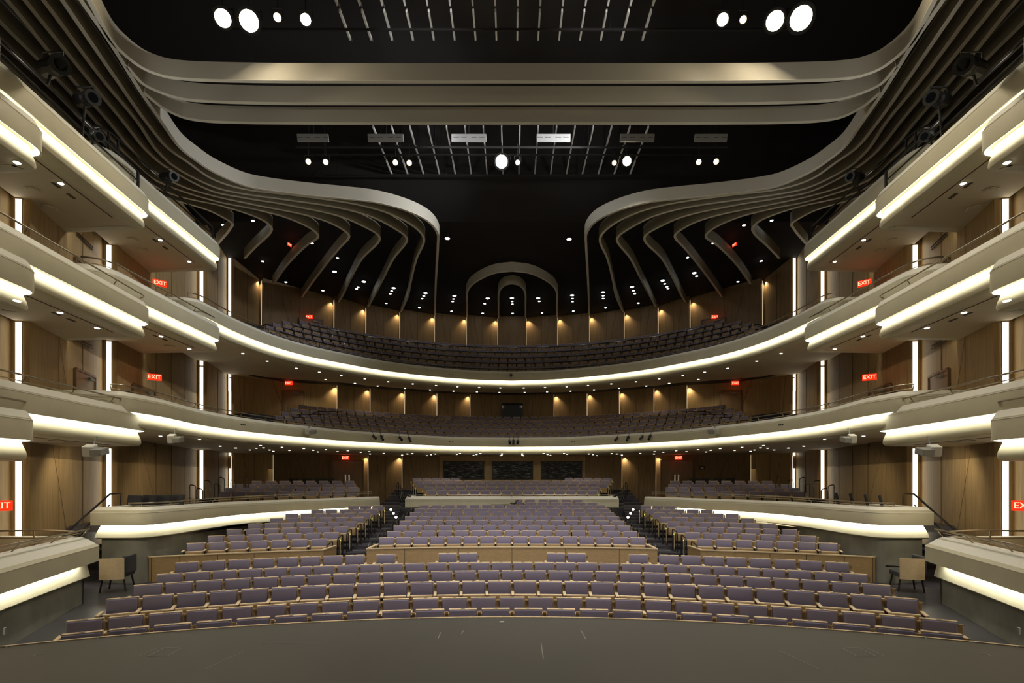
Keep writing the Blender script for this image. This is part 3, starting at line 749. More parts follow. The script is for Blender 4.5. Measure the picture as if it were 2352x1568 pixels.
    o = g.build('stair_nosing', M['grey'], flip=flip); tag(o, f'grey metal nosings on the {sd} aisle steps', 'stair nosings', 'aisle nosings', 'stuff')
    # stairs with rails on the first balcony and second balcony, at their far ends
    for lvl, (bx, by, bz) in enumerate(((-11.3, 25.6, E + 2.4), (-12.4, 27.5, E + 7.2))):
        for j in range(4):
            x = bx + .55 * j - (.3 if lvl else 0); y = by + 1.2 * j; z = bz + .3 * j
            o = root('stair_rail', f'black stair rail at the {sd} end of the {"upper" if lvl else "lower"} balcony, {ordn[j]} from the front', 'handrail', (mx((x, 0), flip)[0], y, z - .6), 'balcony stair rails')
            g = MB(); g.tube([(x - 1.6, y - .5, z - .45), (x - 1.6, y - .5, z + .05), (x - 1.0, y, z + .42), (x + .25, y + .1, z + .42), (x + .25, y + .1, z - .55)], .024, 6); g.build('top_tube', M['gloss_black'], o, flip)
            g = MB(); g.tube([(x - 1.0, y, z + .42), (x - 1.0, y, z - .5)], .02, 6); g.build('post', M['gloss_black'], o, flip); done(o)

# ------------------------------------------------------------------ chairs
def side_chair(x, y, z, rz, label, flip, group, shell=True):
    o = thing('side_chair', label, 'chair', (mx((x, y), flip)[0], y, z), -rz if flip else rz, group)
    if shell:
        g = MB()
        P = [(-.27 + .54 * i / 12, -.30 - .05 * math.sin(PI * i / 12)) for i in range(13)]
        g.sweep(P, [(0, 0), (0, .52), (-.025, .52), (-.025, .0)], .32, True); g.build('side_panel', M['seatwood'], o)
    g = MB(); g.box((0, 0, .42), (.56, .56, .12)); g.build('seat', M['fabric_dark'], o, bevel=.02)
    g = MB(); g.box((.27, 0.0, .66), (.10, .56, .44)); g.build('backrest', M['fabric_dark'], o, bevel=.02)
    g = MB(); g.box((-.05, .29, .55), (.6, .05, .05)); g.build('armrest', M['black'], o, bevel=.01)
    for sx in (-1, 1):
        for sy in (-1, 1): g = MB(); g.tube([(sx * .22, sy * .22, .38), (sx * .28, sy * .25, 0)], .022, 6); g.build('leg', M['black'], o)
for flip, sd in SIDES:
    side_chair(-9.88, 13.3, zf6 + .01, .25, f'lone chair with curved oak side panel before the concrete wall, {sd}', flip, 'lone armchairs')
for i, px in enumerate((288, 323, 356, 389)):
    Y = 14.85 + .28 * i; x = (px - CX) / F * Y
    o = thing('box_chair', f'black upholstered chair in the left raised box, {ordn[i]} from the left', 'chair', (x, Y, E - 1.43), -.35, 'black box chairs on the left')
    g = MB(); g.box((0, 0, .42), (.5, .5, .12)); g.build('seat', M['fabric_dark'], o, bevel=.02); g = MB(); g.box((0, .24, .72), (.52, .07, .5), 0, 0, -.12); g.build('backrest', M['fabric_dark'], o, bevel=.02)
    for sx in (-1, 1):
        for sy in (-1, 1): g = MB(); g.tube([(sx * .21, sy * .2, .38), (sx * .22, sy * .22, 0)], .016, 6); g.build('leg', M['black'], o)
for i, px in enumerate((1942, 1977, 2013, 2048)):
    Y = 18.2 - .95 * i; x = (px - CX) / F * Y
    o = thing('box_chair', f'black upholstered chair in the right raised box, {ordn[i]} from the left', 'chair', (x, Y, E - 1.43), .95, 'black box chairs on the right')
    g = MB(); g.box((0, 0, .42), (.48, .48, .12)); g.build('seat', M['fabric_dark'], o, bevel=.02); g = MB(); g.box((0, .24, .72), (.48, .07, .5), 0, 0, -.2); g.build('backrest', M['fabric_dark'], o, bevel=.02)
    for sx in (-1, 1):
        for sy in (-1, 1): g = MB(); g.tube([(sx * .2, sy * .2, .38), (sx * .21, sy * .21, 0)], .016, 6); g.build('leg', M['black'], o)
for flip, sd in SIDES:
    for i, (px, Y) in enumerate(((632, 27.4), (664, 27.6), (697, 27.8), (722, 28.0))):
        x = (px - CX) / F * Y; z = E - 1.42 + .64
        o = thing('rear_chair', f'dark chair behind the rear {sd} rows, {ordn[i]} from the {sd} wall', 'chair', (mx((x, 0), flip)[0], Y + 2.2, z - .1), 0, 'dark chairs at the back wall')
        g = MB(); g.box((0, .1, .75), (.55, .07, .34), 0, 0, -.15); g.build('backrest', M['fabric_dark'], o, bevel=.02); g = MB(); g.box((0, -.1, .42), (.5, .45, .1)); g.build('seat', M['fabric_dark'], o, bevel=.02)
        for sx in (-1, 1): g = MB(); g.tube([(sx * .22, 0, .4), (sx * .24, 0, 0)], .015, 6); g.build('leg', M['black'], o)
# box balcony chairs glimpsed behind rails
for flip, sd in SIDES:
    o = thing('box_chair', f'dark low chair behind the rail of the {sd} lower balcony end', 'chair', (mx((-11.9, 0), flip)[0], 15.9, E + 1.75), 0, 'dark balcony box chairs')
    g = MB(); g.box((0, 0, .42), (.5, .5, .1)); g.build('seat', M['fabric_dark'], o, bevel=.02); g = MB(); g.box((0, .24, .72), (.5, .07, .45), 0, 0, -.3); g.build('backrest', M['fabric_dark'], o, bevel=.02)

# control table behind the main seats
ct = root('control_table', 'black operator desk frame behind the last centre row, left of centre', 'table', (-1.0, 26.0, E - 2.0))
g = MB(); g.tube([(-1.0, 25.9, E - 2.05), (-1.0, 25.9, E - 1.25), (-.1, 25.9, E - 1.25)], .03, 6); g.tube([(-.35, 25.9, E - 1.25), (-.35, 25.9, E - 2.05)], .03, 6); g.build('frame', M['black'], ct); done(ct)
ct = root('adjustable_arm', 'small black jointed arm on the operator desk', 'equipment', (.05, 25.9, E - 1.24))
g = MB(); g.tube([(-.05, 25.9, E - 1.24), (.1, 25.9, E - 1.24), (.2, 25.9, E - 1.12), (.3, 25.9, E - 1.02)], .025, 6); g.box((.05, 25.9, E - 1.17), (.3, .1, .04), 0, 0, .2); g.build('arm', M['black'], ct); done(ct)
ct = root('desk_lamp', 'tiny amber boxy lamp right of the operator desk', 'lamp', (.55, 25.9, E - 1.3))
g = MB(); g.box((.57, 25.9, E - 1.08), (.1, .1, .14)); g.build('shade', M['seatwood'], ct); g = MB(); g.tube([(.57, 25.9, E - 1.15), (.57, 25.9, E - 2.0)], .015, 6); g.build('stand', M['black'], ct); done(ct)

# ------------------------------------------------------------------ ribbons & beams
HR = 11.5
RB = [
 [(150, -55), (186, 0), (255, 100), (320, 205), (371, 279), (414, 339), (450, 368), (489, 394), (561, 426), (614, 437), (721, 450), (796, 457), (868, 466), (939, 486), (984, 509), (1005, 536), (1006, 561), (1002, 632), (1000, 680), (999, 726)],
 [(105, -55), (143, 0), (259, 170), (336, 280), (387, 341), (430, 371), (489, 411), (557, 433), (668, 447), (745, 457), (823, 470), (886, 487), (939, 512), (968, 536), (974, 552), (957, 593), (945, 640), (937, 680), (921, 716)],
 [(58, -55), (100, 0), (234, 180), (316, 280), (361, 346), (405, 385), (495, 430), (561, 445), (668, 460), (779, 477), (850, 496), (904, 523), (932, 543), (934, 554), (904, 593), (880, 640), (859, 680), (846, 704)],
 [(15, -55), (57, 0), (202, 180), (275, 269), (346, 355), (396, 392), (489, 439), (561, 454), (668, 472), (779, 496), (832, 518), (868, 539), (871, 552), (832, 593), (808, 635), (786, 680), (777, 694)],
 [(-40, -55), (16, 0), (130, 140), (246, 275), (329, 373), (361, 398), (420, 428), (489, 449), (579, 469), (704, 494), (757, 511), (793, 531), (802, 542), (779, 570), (743, 614), (695, 680), (688, 692)],
 [(-60, -10), (0, 50), (140, 190), (230, 290), (300, 365), (360, 415), (489, 460), (579, 479), (650, 497), (704, 519), (727, 535), (730, 545), (707, 561), (662, 605), (628, 652)],
 [(-60, 35), (0, 95), (130, 215), (250, 340), (330, 412), (400, 447), (507, 472), (561, 488), (605, 506), (623, 522), (620, 535), (587, 567), (562, 593)],
 [(-60, 80), (0, 137), (120, 245), (240, 368), (330, 432), (400, 459), (439, 470), (480, 483), (516, 501), (533, 513), (528, 526), (507, 552), (498, 562)],
]
PR = [(.05, 0), (.05, .5), (-.05, .5), (-.05, 0)]
for i, pl in enumerate(RB):
    hh = HR
    pth = smoothpath([at(x, y, hh) for x, y in pl], 6)
    for flip, sd in SIDES:
        m = pth[len(pth) // 2]
        r = root('ceiling_ribbon', f'pale S-curved hanging ceiling ribbon, {sd} side, ' + ('innermost and widest-lit' if i == 0 else 'outermost' if i == 7 else f'{ordn[i]} out from the centre opening'), 'ceiling ribbon', (mx(m, flip)[0], m[1], E + hh), 'curved hanging ceiling ribbons')
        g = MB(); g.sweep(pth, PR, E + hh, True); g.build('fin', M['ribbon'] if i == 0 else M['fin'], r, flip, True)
        g = MB(); g.sweep(pth, [(.055, -.012), (.055, 0), (-.055, 0), (-.055, -.012)], E + hh, True); g.build('edge_band', M['ledge'], r, flip, True); done(r)  # light on the lower edge is put into the near-white band colour
BM = [
 [(175, -55), (210, 10), (255, 92), (286, 125), (330, 157), (375, 174), (420, 181), (560, 186), (800, 187), (1100, 187.5)],
 [(292, 152), (330, 193), (375, 214), (420, 227), (468, 232), (620, 237), (800, 237.5), (1100, 238)],
 [(330, 212), (368, 243), (396, 259), (423, 270), (468, 277.5), (539, 281), (700, 282), (1100, 283)],
]
for i, pl in enumerate(BM):
    pts = [at(x, y, HR) for x, y in pl]; pts[-2] = (pts[-2][0], pts[-1][1])
    left = smoothpath(pts + [(0, pts[-1][1])], 6); full = left + [(-x, y) for x, y in left[::-1][1:]]
    r = root('ceiling_beam', f'pale ceiling band running straight across above the stage front, {("upper", "middle", "lower")[i]} of three', 'ceiling beam', (0, pts[-1][1], E + HR), 'three straight ceiling bands')
    g = MB(); g.sweep(full, PR, E + HR, True); g.build('fin', M['ribbon'], r, smooth=True)
    g = MB(); g.sweep(full, [(.055, -.012), (.055, 0), (-.055, 0), (-.055, -.012)], E + HR, True); g.build('edge_band', M['ledge'], r, smooth=True); done(r)
for i, pl in enumerate(([(1073, 728), (1073, 700), (1073, 672), (1082, 656), (1105, 640), (1138, 627), (1176, 622.5)], [(1145, 731), (1145, 700), (1146, 672), (1152, 661), (1163, 654), (1176, 651.5)])):
    left = smoothpath([at(x, y, HR) for x, y in pl], 8); left[-1] = (0, left[-1][1]); full = left + [(-x, y) for x, y in left[::-1][1:]]
    r = root('ceiling_arch', f'{("large outer", "small inner")[i]} U-shaped pale ceiling ribbon at the rear centre', 'ceiling ribbon', (0, full[len(left)][1], E + HR), 'nested rear arches')
    g = MB(); g.sweep(full, PR, E + HR, True); g.build('fin', M['ribbon'], r, smooth=True)
    g = MB(); g.sweep(full, [(.055, -.012), (.055, 0), (-.055, 0), (-.055, -.012)], E + HR, True); g.build('edge_band', M['ledge'], r, smooth=True); done(r)

# ceiling slats
n = 0
for rowi, (ya, yb, z, xs) in enumerate(((13.6, 17.1, 14.0, [(-5.15 + .665 * i) for i in range(15)]), (21.3, 25.0, 14.2, [(-5.6 + .74 * i) for i in range(16)]))):
    for j, x in enumerate(xs):
        r = root('ceiling_slat', f'thin pale slat in the dark ceiling, {("near", "far")[rowi]} set, {ordn[j]} from the left', 'ceiling slat', (x, (ya + yb) / 2, E + z), 'thin pale ceiling slats')
        a = ya
        brk = [ya + (yb - ya) * t for t in (0, .35, .62, .97)]
        for u, v in zip(brk, brk[1:]):
            g = MB(); g.box((x, (u + v) / 2, E + z), (.05, (v - u) - .2, .10)); g.build('bar', M['slat'], r)
        g = MB(); g.tube([(x, ya, E + z + .1), (x, yb, E + z + .1)], .02, 4); g.tube([(x, (ya + yb) / 2, E + z + .1), (x, (ya + yb) / 2, E + 16)], .015, 4); g.build('hanger', M['black'], r)
        done(r)
# cross pipes / catwalks
for j, (y, z) in enumerate(((14.3, 13.0), (16.2, 13.7), (20.9, 13.05), (22.6, 13.8), (24.3, 13.9))):
    r = root('lighting_pipe', f'black lighting pipe spanning the dark ceiling, {ordn[j]} from the stage', 'pipe', (0, y, E + z), 'black lighting pipes')
    g = MB(); g.tube([(-8.5, y, E + z), (8.5, y, E + z)], .04, 6)
    g.build('pipe', M['ceil'], r)
    for x in (-8, -3, 3, 8): g = MB(); g.tube([(x, y, E + z), (x, y, E + 16)], .015, 5); g.build('hanger', M['black'], r)
    done(r)
for j, (a, b) in enumerate(((683, 755), (845, 927), (1037, 1117), (1232, 1310), (1424, 1503), (1595, 1670))):
    z = 13.2; Y = z * F / (HY - 317); x = ((a + b) / 2 - CX) / F * Y
    r = root('reflector_panel', f'grey flat hanging panel in the dark ceiling, {ordn[j]} from the left', 'panel', (x, Y, E + z), 'grey hanging panels')
    g = MB(); g.box((x, Y, E + z), ((b - a) / F * Y, .08, .28), 0, 0, .3); g.build('panel', M['grey'], r, bevel=.02)
    g = MB(); g.tube([(x, Y + .05, E + z), (x, Y + .05, E + 16)], .02, 5); g.build('hanger', M['black'], r)
    for s in (-.5, -.2, .2, .5): g = MB(); g.box((x + s, Y - .05, E + z), (.18, .02, .02), 0, 0, .3); g.build('slot', M['seam'], r)
    done(r)

# ------------------------------------------------------------------ stage lamps
def lamp(px, py, h, rad, mname, label, power=0, group='theatre spotlights'):
    Y = h * F / (HY - py); x = (px - CX) / F * Y; p = Vector((x, Y, E + h)); d = (Vector((0, 0, E)) - p).normalized()
    r = root('stage_spotlight', label, 'spotlight', tuple(p), group)
    g = MB(); g.lathe([(rad * .9, -.5), (rad * 1.15, -.45), (rad * 1.1, -.1), (rad * 1.35, -.08), (rad * 1.35, .0)], p, 16, d=d); g.build('housing', M['black'], r)
    g = MB(); g.lathe([(rad, .0), (rad * .99, .003)], p, 20, d=d); g.build('lens', M[mname], r)
    g = MB(); g.tube([p + Vector((-rad * 1.5, 0, 0)) - d * .2, p + Vector((-rad * 1.5, 0, .25)) - d * .2, p + Vector((rad * 1.5, 0, .25)) - d * .2, p + Vector((rad * 1.5, 0, 0)) - d * .2], .015, 5); g.tube([p + Vector((0, 0, .25)) - d * .2, p + Vector((0, 0, .75)) - d * .2], .02, 5); g.build('yoke', M['black'], r)
    done(r)
    if power:
        l = bpy.data.lights.new('spot', 'SPOT'); l.energy = power; l.color = (1, .86, .66); l.spot_size = math.radians(50); l.spot_blend = .5; l.shadow_soft_size = rad
        o = bpy.data.objects.new('stage_spot_beam', l); C.objects.link(o); o.location = p + d * .06; t = Vector((x * .3, 3.0, zS)) - o.location
        o.rotation_euler = t.to_track_quat('-Z', 'Y').to_euler()
for px, py, rad, mn, lb, pw in ((512, 42, .20, 'spot', 'blazing warm spotlight high at upper left, leftmost of the bright pair', 500), (572, 48, .24, 'spot', 'blazing warm spotlight high at upper left, right of the bright pair', 600),
    (637, 40, .10, 'spotdim', 'small dim amber spotlight at upper left between bright ones', 0), (702, 45, .13, 'spot', 'bright warm spotlight at upper left, set apart to the right', 300),
    (1660, 45, .14, 'spot', 'bright warm spotlight at upper right, set apart to the left', 300), (1707, 45, .09, 'spotdim', 'small dim amber spotlight at upper right between bright ones', 0),
    (1780, 48, .22, 'spot', 'blazing warm spotlight high at upper right, left of the bright pair', 500), (1840, 42, .27, 'spot', 'blazing warm spotlight high at upper right, rightmost of the pair', 700)):
    lamp(px, py, 12.6, rad, mn, lb, pw)
for px, py, rad, mn, lb, pw in ((1152, 371, .23, 'spot', 'brightest warm spotlight in the middle of the far pipe', 500), (1189, 373, .09, 'spotdim', 'small pale spotlight just right of the bright middle one', 0),
    (1411, 374, .09, 'spotdim', 'small amber spotlight just left of the bright right-centre one', 0), (1440, 370, .16, 'spot', 'bright warm spotlight right of centre on the far pipe', 300),
    (908, 373, .10, 'spotdim', 'dim amber spotlight left of centre, left of a pair', 0), (940, 374, .10, 'spotdim', 'dim amber spotlight left of centre, right of a pair', 0),
    (708, 371, .10, 'spotdim', 'dim amber spotlight far left on the far pipe', 0), (748, 372, .10, 'spotdim', 'dim amber spotlight far left, second on the far pipe', 0),
    (1605, 372, .10, 'spotdim', 'dim amber spotlight far right, inner of a pair', 0), (1645, 371, .10, 'spotdim', 'dim amber spotlight far right, outermost on the far pipe', 0)):
    lamp(px, py, 12.6, rad, mn, lb, pw)

# black fixtures above the third-tier boxes and balcony front
def fixture(p, d, label, group, sz=1.0, pole=None):
    r = root('theatre_lantern', label, 'theatre lantern', tuple(p), group); p = Vector(p); d = Vector(d).normalized()
    g = MB(); g.lathe([(.07 * sz, -.3 * sz), (.12 * sz, -.22 * sz), (.12 * sz, .05 * sz), (.09 * sz, .1 * sz), (.13 * sz, .3 * sz)], p, 12, d=d); g.build('body', M['black'], r)
    g = MB(); g.lathe([(.10 * sz, .0), (.08 * sz, .015)], p + d * .29 * sz, 12, d=d); g.build('lens', M['glass'], r)
    g = MB(); g.tube([p + Vector((0, 0, .0)), p + Vector((0, 0, .35 * sz)) if pole is None else Vector(pole)], .02 * sz, 6)
    g.tube([p + Vector((-.15, 0, 0)) * sz, p + Vector((-.15, 0, .22)) * sz if False else p + Vector((-.15 * sz, 0, .22 * sz)), p + Vector((.15 * sz, 0, .22 * sz)), p + Vector((.15 * sz, 0, 0))], .012 * sz, 5); g.build('yoke', M['black'], r); done(r)
for flip, sd in SIDES:
    for j, (px, py, Y, s_) in enumerate(((120, 155, 11.3, 1.5), (196, 228, 13.3, 1.4), (386, 406, 17.0, 1.2), (215, 315, 13.9, 1.1))):
        x = (px - CX) / F * Y; z = E + (HY - py) / F * Y; xb = x - .1
        zb_ = E + (hb['A', 3] if Y < 16 else hb['B', 3]) + .5
        fixture(mx((x, Y, z), flip), (-x if not flip else x, -6, -3), f'large black theatre lantern on the third-tier box edge, {sd}, {ordn[j]} from the stage', 'side box lanterns', s_, mx((xb, Y, zb_), flip))
    # pipe rails of third tier
    for k_ in ('A', 'B'):
        p = BOX[k_, 3]; z = E + hb[k_, 3] + .6
        o = MB(); o.sweep(p[4:-6], [(-.25, 0)], 0); P = [(v[0], v[1]) for v in o.v]
        r = root('equipment_rail', f'black pipe rail on the {kn[k_]} third-tier box, {sd}', 'railing', (mx(P[len(P) // 2], flip)[0], P[len(P) // 2][1], z), 'black box pipe rails')
        for hh in (.32, .62): g = MB(); g.tube([(*q, z + hh) for q in P], .03, 6); g.build('tube', M['black'], r, flip)
        for q in (P[0], P[len(P) // 2], P[-1], P[len(P) // 2 + 2], P[len(P) // 2 - 2]): g = MB(); g.tube([(*q, z), (*q, z + .62)], .03, 6); g.build('post', M['black'], r, flip)
        done(r)
for j, px in enumerate((855, 873, 916, 937, 1420, 1446, 1478, 1497, 1170, 1180, 1190)):
    x, y, d = on_front(P1, px); n_ = Vector((d.y, -d.x)); q = Vector((x, y)) + n_ * .2
    z = E + h1 + .28
    fixture((q.x, q.y, z), (n_.x, n_.y, -1.2 if j % 2 else -.6), 'small black lantern clamped to the lower balcony front, ' + (f'left cluster, {ordn[j]} from the left' if j < 4 else f'right cluster, {ordn[j - 4]} from the left' if j < 8 else f'centre cluster, {ordn[j - 8]} from the left'), 'balcony front lanterns', .55, (q.x - n_.x * .25, q.y - n_.y * .25, z + .38))
x, y, d = on_front(P2, 1174); fixture((x, y - .2, E + h2 + .3), (0, -1, -.4), 'small black device clamped to the upper balcony front centre', None, .6, (x, y + .05, E + h2 + .6))
# white projectors / speakers
def projector(px, py, Y, label, tilt=.0, flip=False, w=.42):
    x = (px - CX) / F * Y; z = E + (HY - py) / F * Y; xx = mx((x, 0), flip)[0]
    r = root('projector', label, 'projector', (xx, Y, z), 'pale boxes hanging from balconies')
    g = MB(); g.box((x, Y, z), (w * .55, .3, .24), .3, 0, .3); g.build('housing', M['white'], r, flip, bevel=.02)
    g = MB(); g.box((x + w * .5, Y + .02, z - .03), (w * .6, .4, .16), .2, 0, .2); g.build('side_unit', M['grey'], r, flip, bevel=.02)
    g = MB(); g.tube([(x, Y + .1, z + .1), (x, Y + .2, z + .34)], .02, 6); g.build('bracket', M['grey'], r, flip); done(r)
for flip, sd in SIDES:
    projector(207, 1034, 12.4, f'white box with grey unit under the nearest side box, {sd}', flip=flip, w=.4)
    projector(395, 1007, 16.5, f'white box hanging under the lower balcony end, {sd}', flip=flip, w=.36)
    x, y, d = on_front(P1, 707); projector(707, 990, y - .25, f'small grey box on the lower balcony front, {sd}', flip=flip, w=.45)

# ------------------------------------------------------------------ downlights
def downlight(x, y, z, m, label, rad=.055, group='recessed downlights', stem=0):
    r = root('downlight', label, 'ceiling light', (x, y, z), group)
    g = MB(); g.lathe([(rad, 0), (rad * .9, -.012)], (x, y, z - .004), 12, d=(0, 0, 1)); g.build('lens', M[m], r)
    g = MB()
    if stem:
        g.lathe([(rad * 1.2, .0), (rad * 1.2, min(.25, stem))], (x, y, z), 12)
        if stem > .3: g.tube([(x, y, z + .25), (x, y, z + stem)], .02, 5)
    else: g.lathe([(rad * 1.25, 0), (rad * 1.25, .006)], (x, y, z - .004), 14)
    g.build('housing', M['black'] if stem else M['ledge'], r); done(r)
DL = []
def c_(ox, oy, sc, L): return [(ox + a / sc, oy + b / sc) for a, b in L]
for (k, t), L in {('A', 3): [(140, 421)], ('B', 3): [(368.5, 551), (434.6, 600.5)], ('N', 3): [(39, 373)], ('A', 2): [(137.7, 717.6), (223, 753)], ('B', 2): [(370, 772), (434.6, 801)], ('N', 2): [(39.6, 690)]}.items():
    h = hb[k, t] - .45
    for j, (px, py) in enumerate(L):
        x, y = at(px, py, h)
        for flip, sd in SIDES: downlight(mx((x, y), flip)[0], y, E + h, 'down', f'round downlight under the {kn[k]} {tiern[t]}-tier box, {sd} side' + (f', {("nearer", "farther")[j]} one' if len(L) > 1 else ''), .06)
L2 = c_(0, 500, 2.904, [(1620, 904), (1490, 980), (1600, 979), (1612, 1031), (1782, 955), (1977, 1003), (1827, 1028), (2000, 1057), (2130, 1028), (2172, 1077), (2277, 1052)]) + c_(780, 500, 2.904, [(168, 1073), (102, 1103), (324, 1093), (254, 1121), (488, 1107), (436, 1136), (643, 1117), (603, 1147), (786, 1126), (760, 1156), (930, 1131), (916, 1161), (1072, 1134), (1066, 1164)])
L1 = c_(560, 860, 7.84, [(300, 1273), (223, 1323), (355, 1315), (110, 1355), (463, 1355), (532, 1378), (688, 1305), (820, 1362), (1080, 1328), (1250, 1360), (1335, 1390), (1478, 1348), (1687, 1383), (1873, 1368), (2105, 1395), (2262, 1383)]) + c_(1000, 860, 6.533, [(370, 1180), (322, 1194), (677, 1181), (618, 1197), (573, 1210), (998, 1186), (996, 1203), (978, 1215)]) + c_(820, 1040, 6.533, [(196, 13), (400, 3), (677, 28), (755, 13), (832, 7), (1052, 38), (1110, 25), (1175, 13)]) + c_(230, 960, 5.6, [(775, 228), (1277, 267), (1545, 358), (1744, 382)])
for L, h, nm, zb_, rad in ((L2, h2 - .445, 'upper', .3, .055), (L1, h1 - .445, 'lower', 0, .048)):
    L = sorted(L)
    for j, (px, py) in enumerate(L):
        hh = h
        for _ in range(30 if zb_ else 0):
            x, y = at(px, py, hh - .02); t = (math.hypot(x, y - 20.65) - 11.9) / 3.4 if y > 24 else (abs(x) - 11.1) / 4.2
            hh = hh * .5 + .5 * (h + zb_ * max(0, min(1, t)) - .012)
        x, y = at(px, py, hh - .02)
        num = f'{ordn[j]} in from the' if j < 20 else f'{ordn[len(L) - 1 - j]} out from the centre on the'
        for flip, sd in SIDES: downlight(mx((x, y), flip)[0], y, E + hh - .02, 'down', f'small round downlight under the {nm} balcony, {num} {sd}' + (' end' if j < 20 else ''), rad, f'downlights under the {nm} balcony')
big = c_(780, 500, 2.904, [(719, 138), (1531, 143), (162, 426), (360, 468), (573, 502), (766, 520), (988, 537), (1149, 535), (1324, 536), (1551, 516), (1757, 496), (1950, 461), (2155, 418)]) + c_(0, 500, 2.904, [(2231, 359)]) + c_(1552, 500, 2.904, [(124, 368)])
sml = c_(780, 500, 2.904, [(113, 473), (124, 463), (348, 488), (338, 506), (562, 521), (550, 538), (760, 541), (754, 558), (968, 573), (1151, 558), (1152, 575), (1332, 556), (1553, 538), (1554, 558), (1758, 519), (1758, 538), (1961, 485), (1969, 505), (2169, 440), (2183, 459), (2190, 471), (311, 570), (531, 599), (747, 623), (954, 636), (1154, 637), (1351, 635), (1559, 622), (1774, 600), (1993, 569)]) + c_(0, 500, 2.904, [(1487, 48), (1687, 20), (1752, 290), (1907, 429), (2154, 485), (2251, 267), (2081, 170)]) + c_(1552, 500, 2.904, [(140, 389), (570, 288), (415, 426), (640, 18), (455, 50), (250, 170), (79, 265)])
for L, rad, nm in ((big, .12, 'large cool'), (sml, .075, 'small cool')):
    L = sorted(L)
    for j, (px, py) in enumerate(L):
        hz = 12.25; x, y = at(px, py, hz)
        while hz > ceil_h(y) - .03 or math.hypot(x, y - 20.65) > 17.0: hz -= .03; x, y = at(px, py, hz)
        lab = f'{nm} ceiling lamp above the upper balcony, {ordn[j]} from the left' if j < 20 else f'{nm} ceiling lamp above the upper balcony, {ordn[len(L) - 1 - j]} from the right'
        downlight(x, y, E + hz, 'cool', lab, rad, f'{nm} rear ceiling lamps', max(.03, ceil_h(y) - hz - .02))

# ------------------------------------------------------------------ doors, exit signs, windows
def font_mesh(txt, size):
    cu = bpy.data.curves.new('t', 'FONT'); cu.body = txt; cu.size = size; cu.extrude = .006; cu.align_x = 'CENTER'; cu.align_y = 'CENTER'; cu.resolution_u = 2
    o = bpy.data.objects.new('t', cu); C.objects.link(o); dg = bpy.context.evaluated_depsgraph_get()
    me = bpy.data.meshes.new_from_object(o.evaluated_get(dg)); bpy.data.objects.remove(o); bpy.data.curves.remove(cu); return me
EX = font_mesh('EXIT', .20); EX.materials.clear(); EX.materials.append(M['exitl'])
def exit_sign(x, y, z, rz, label, s=1.0):
    o = thing('exit_sign', label, 'sign', (x, y, z), rz, 'red exit signs'); o.scale = (s, s, s)
    g = MB(); g.box((0, 0, 0), (.46, .06, .24)); g.build('sign_box', M['exit'], o, bevel=.01)
    t = bpy.data.objects.new('lettering', EX); C.objects.link(t); t.parent = o; t.location = (0, -.036, -.0); t.rotation_euler = (PI / 2, 0, 0)
    g = MB(); g.tube([(0, 0, .12), (0, 0, .22)], .02, 6); g.build('mount', M['grey'], o)
    l = bpy.data.lights.new('exit_glow', 'POINT'); l.energy = .9; l.color = (1, .08, .02); l.shadow_soft_size = .1
    p = bpy.data.objects.new('exit_glow', l); C.objects.link(p); p.location = Vector((x, y, z)) + Vector((math.sin(rz), -math.cos(rz), 0)) * .12 * 1.2
def face_door(x, y, z, rz, w, h, name, flipn=0, leaves=1):
    o = thing(name, None, None, (x, y, z), rz, kind='structure')
    g = MB(); 
    g.box((-w / 2 - .04, 0, h / 2), (.08, .1, h + .08)); g.box((w / 2 + .04, 0, h / 2), (.08, .1, h + .08)); g.box((0, 0, h + .04), (w, .1, .08)); g.build('door_frame', M['wood_dark'], o)
    for k in range(leaves):
        ww = w / leaves; c = -w / 2 + ww * (k + .5)
        g = MB(); g.box((c, .0, h / 2), (ww - .02, .05, h - .01)); g.build('door_leaf', M['door'], o)
        g = MB(); g.box((c + (ww * .38 if k == 0 and leaves > 1 else -ww * .38), -.035, 1.05), (.09, .02, .45)); g.build('handle_plate', M['plate2'] if leaves > 1 else M['grey'], o)
    g = MB(); g.box((w * .2, -.08, h - .12), (.35, .08, .07)); g.tube([(w * .2, -.1, h - .08), (-w * .1, -.14, h - .06)], .015, 5); g.build('door_closer', M['grey'], o)
    return o
def wdoor(lv, y, z, w, h):
    for a, b in zip(PTS[lv], PTS[lv][1:]):
        if a[1] <= y <= b[1] and b[1] - a[1] > 1:
            t = (y - a[1]) / (b[1] - a[1]); d = Vector((b[0] - a[0], b[1] - a[1])).normalized(); n = Vector((d.y, -d.x))
            return (a[0] + (b[0] - a[0]) * t + n.x * .03, y + n.y * .03, z, math.atan2(n.x, -n.y), w, h, 1)
SG = [(795, 1050, 31.6, 0, 'behind the rear seats'), (665, 871, 31.2, 1, 'at the back of the lower balcony'), (712, 729, 33.6, 2, 'at the back of the upper balcony')]
dn = 1
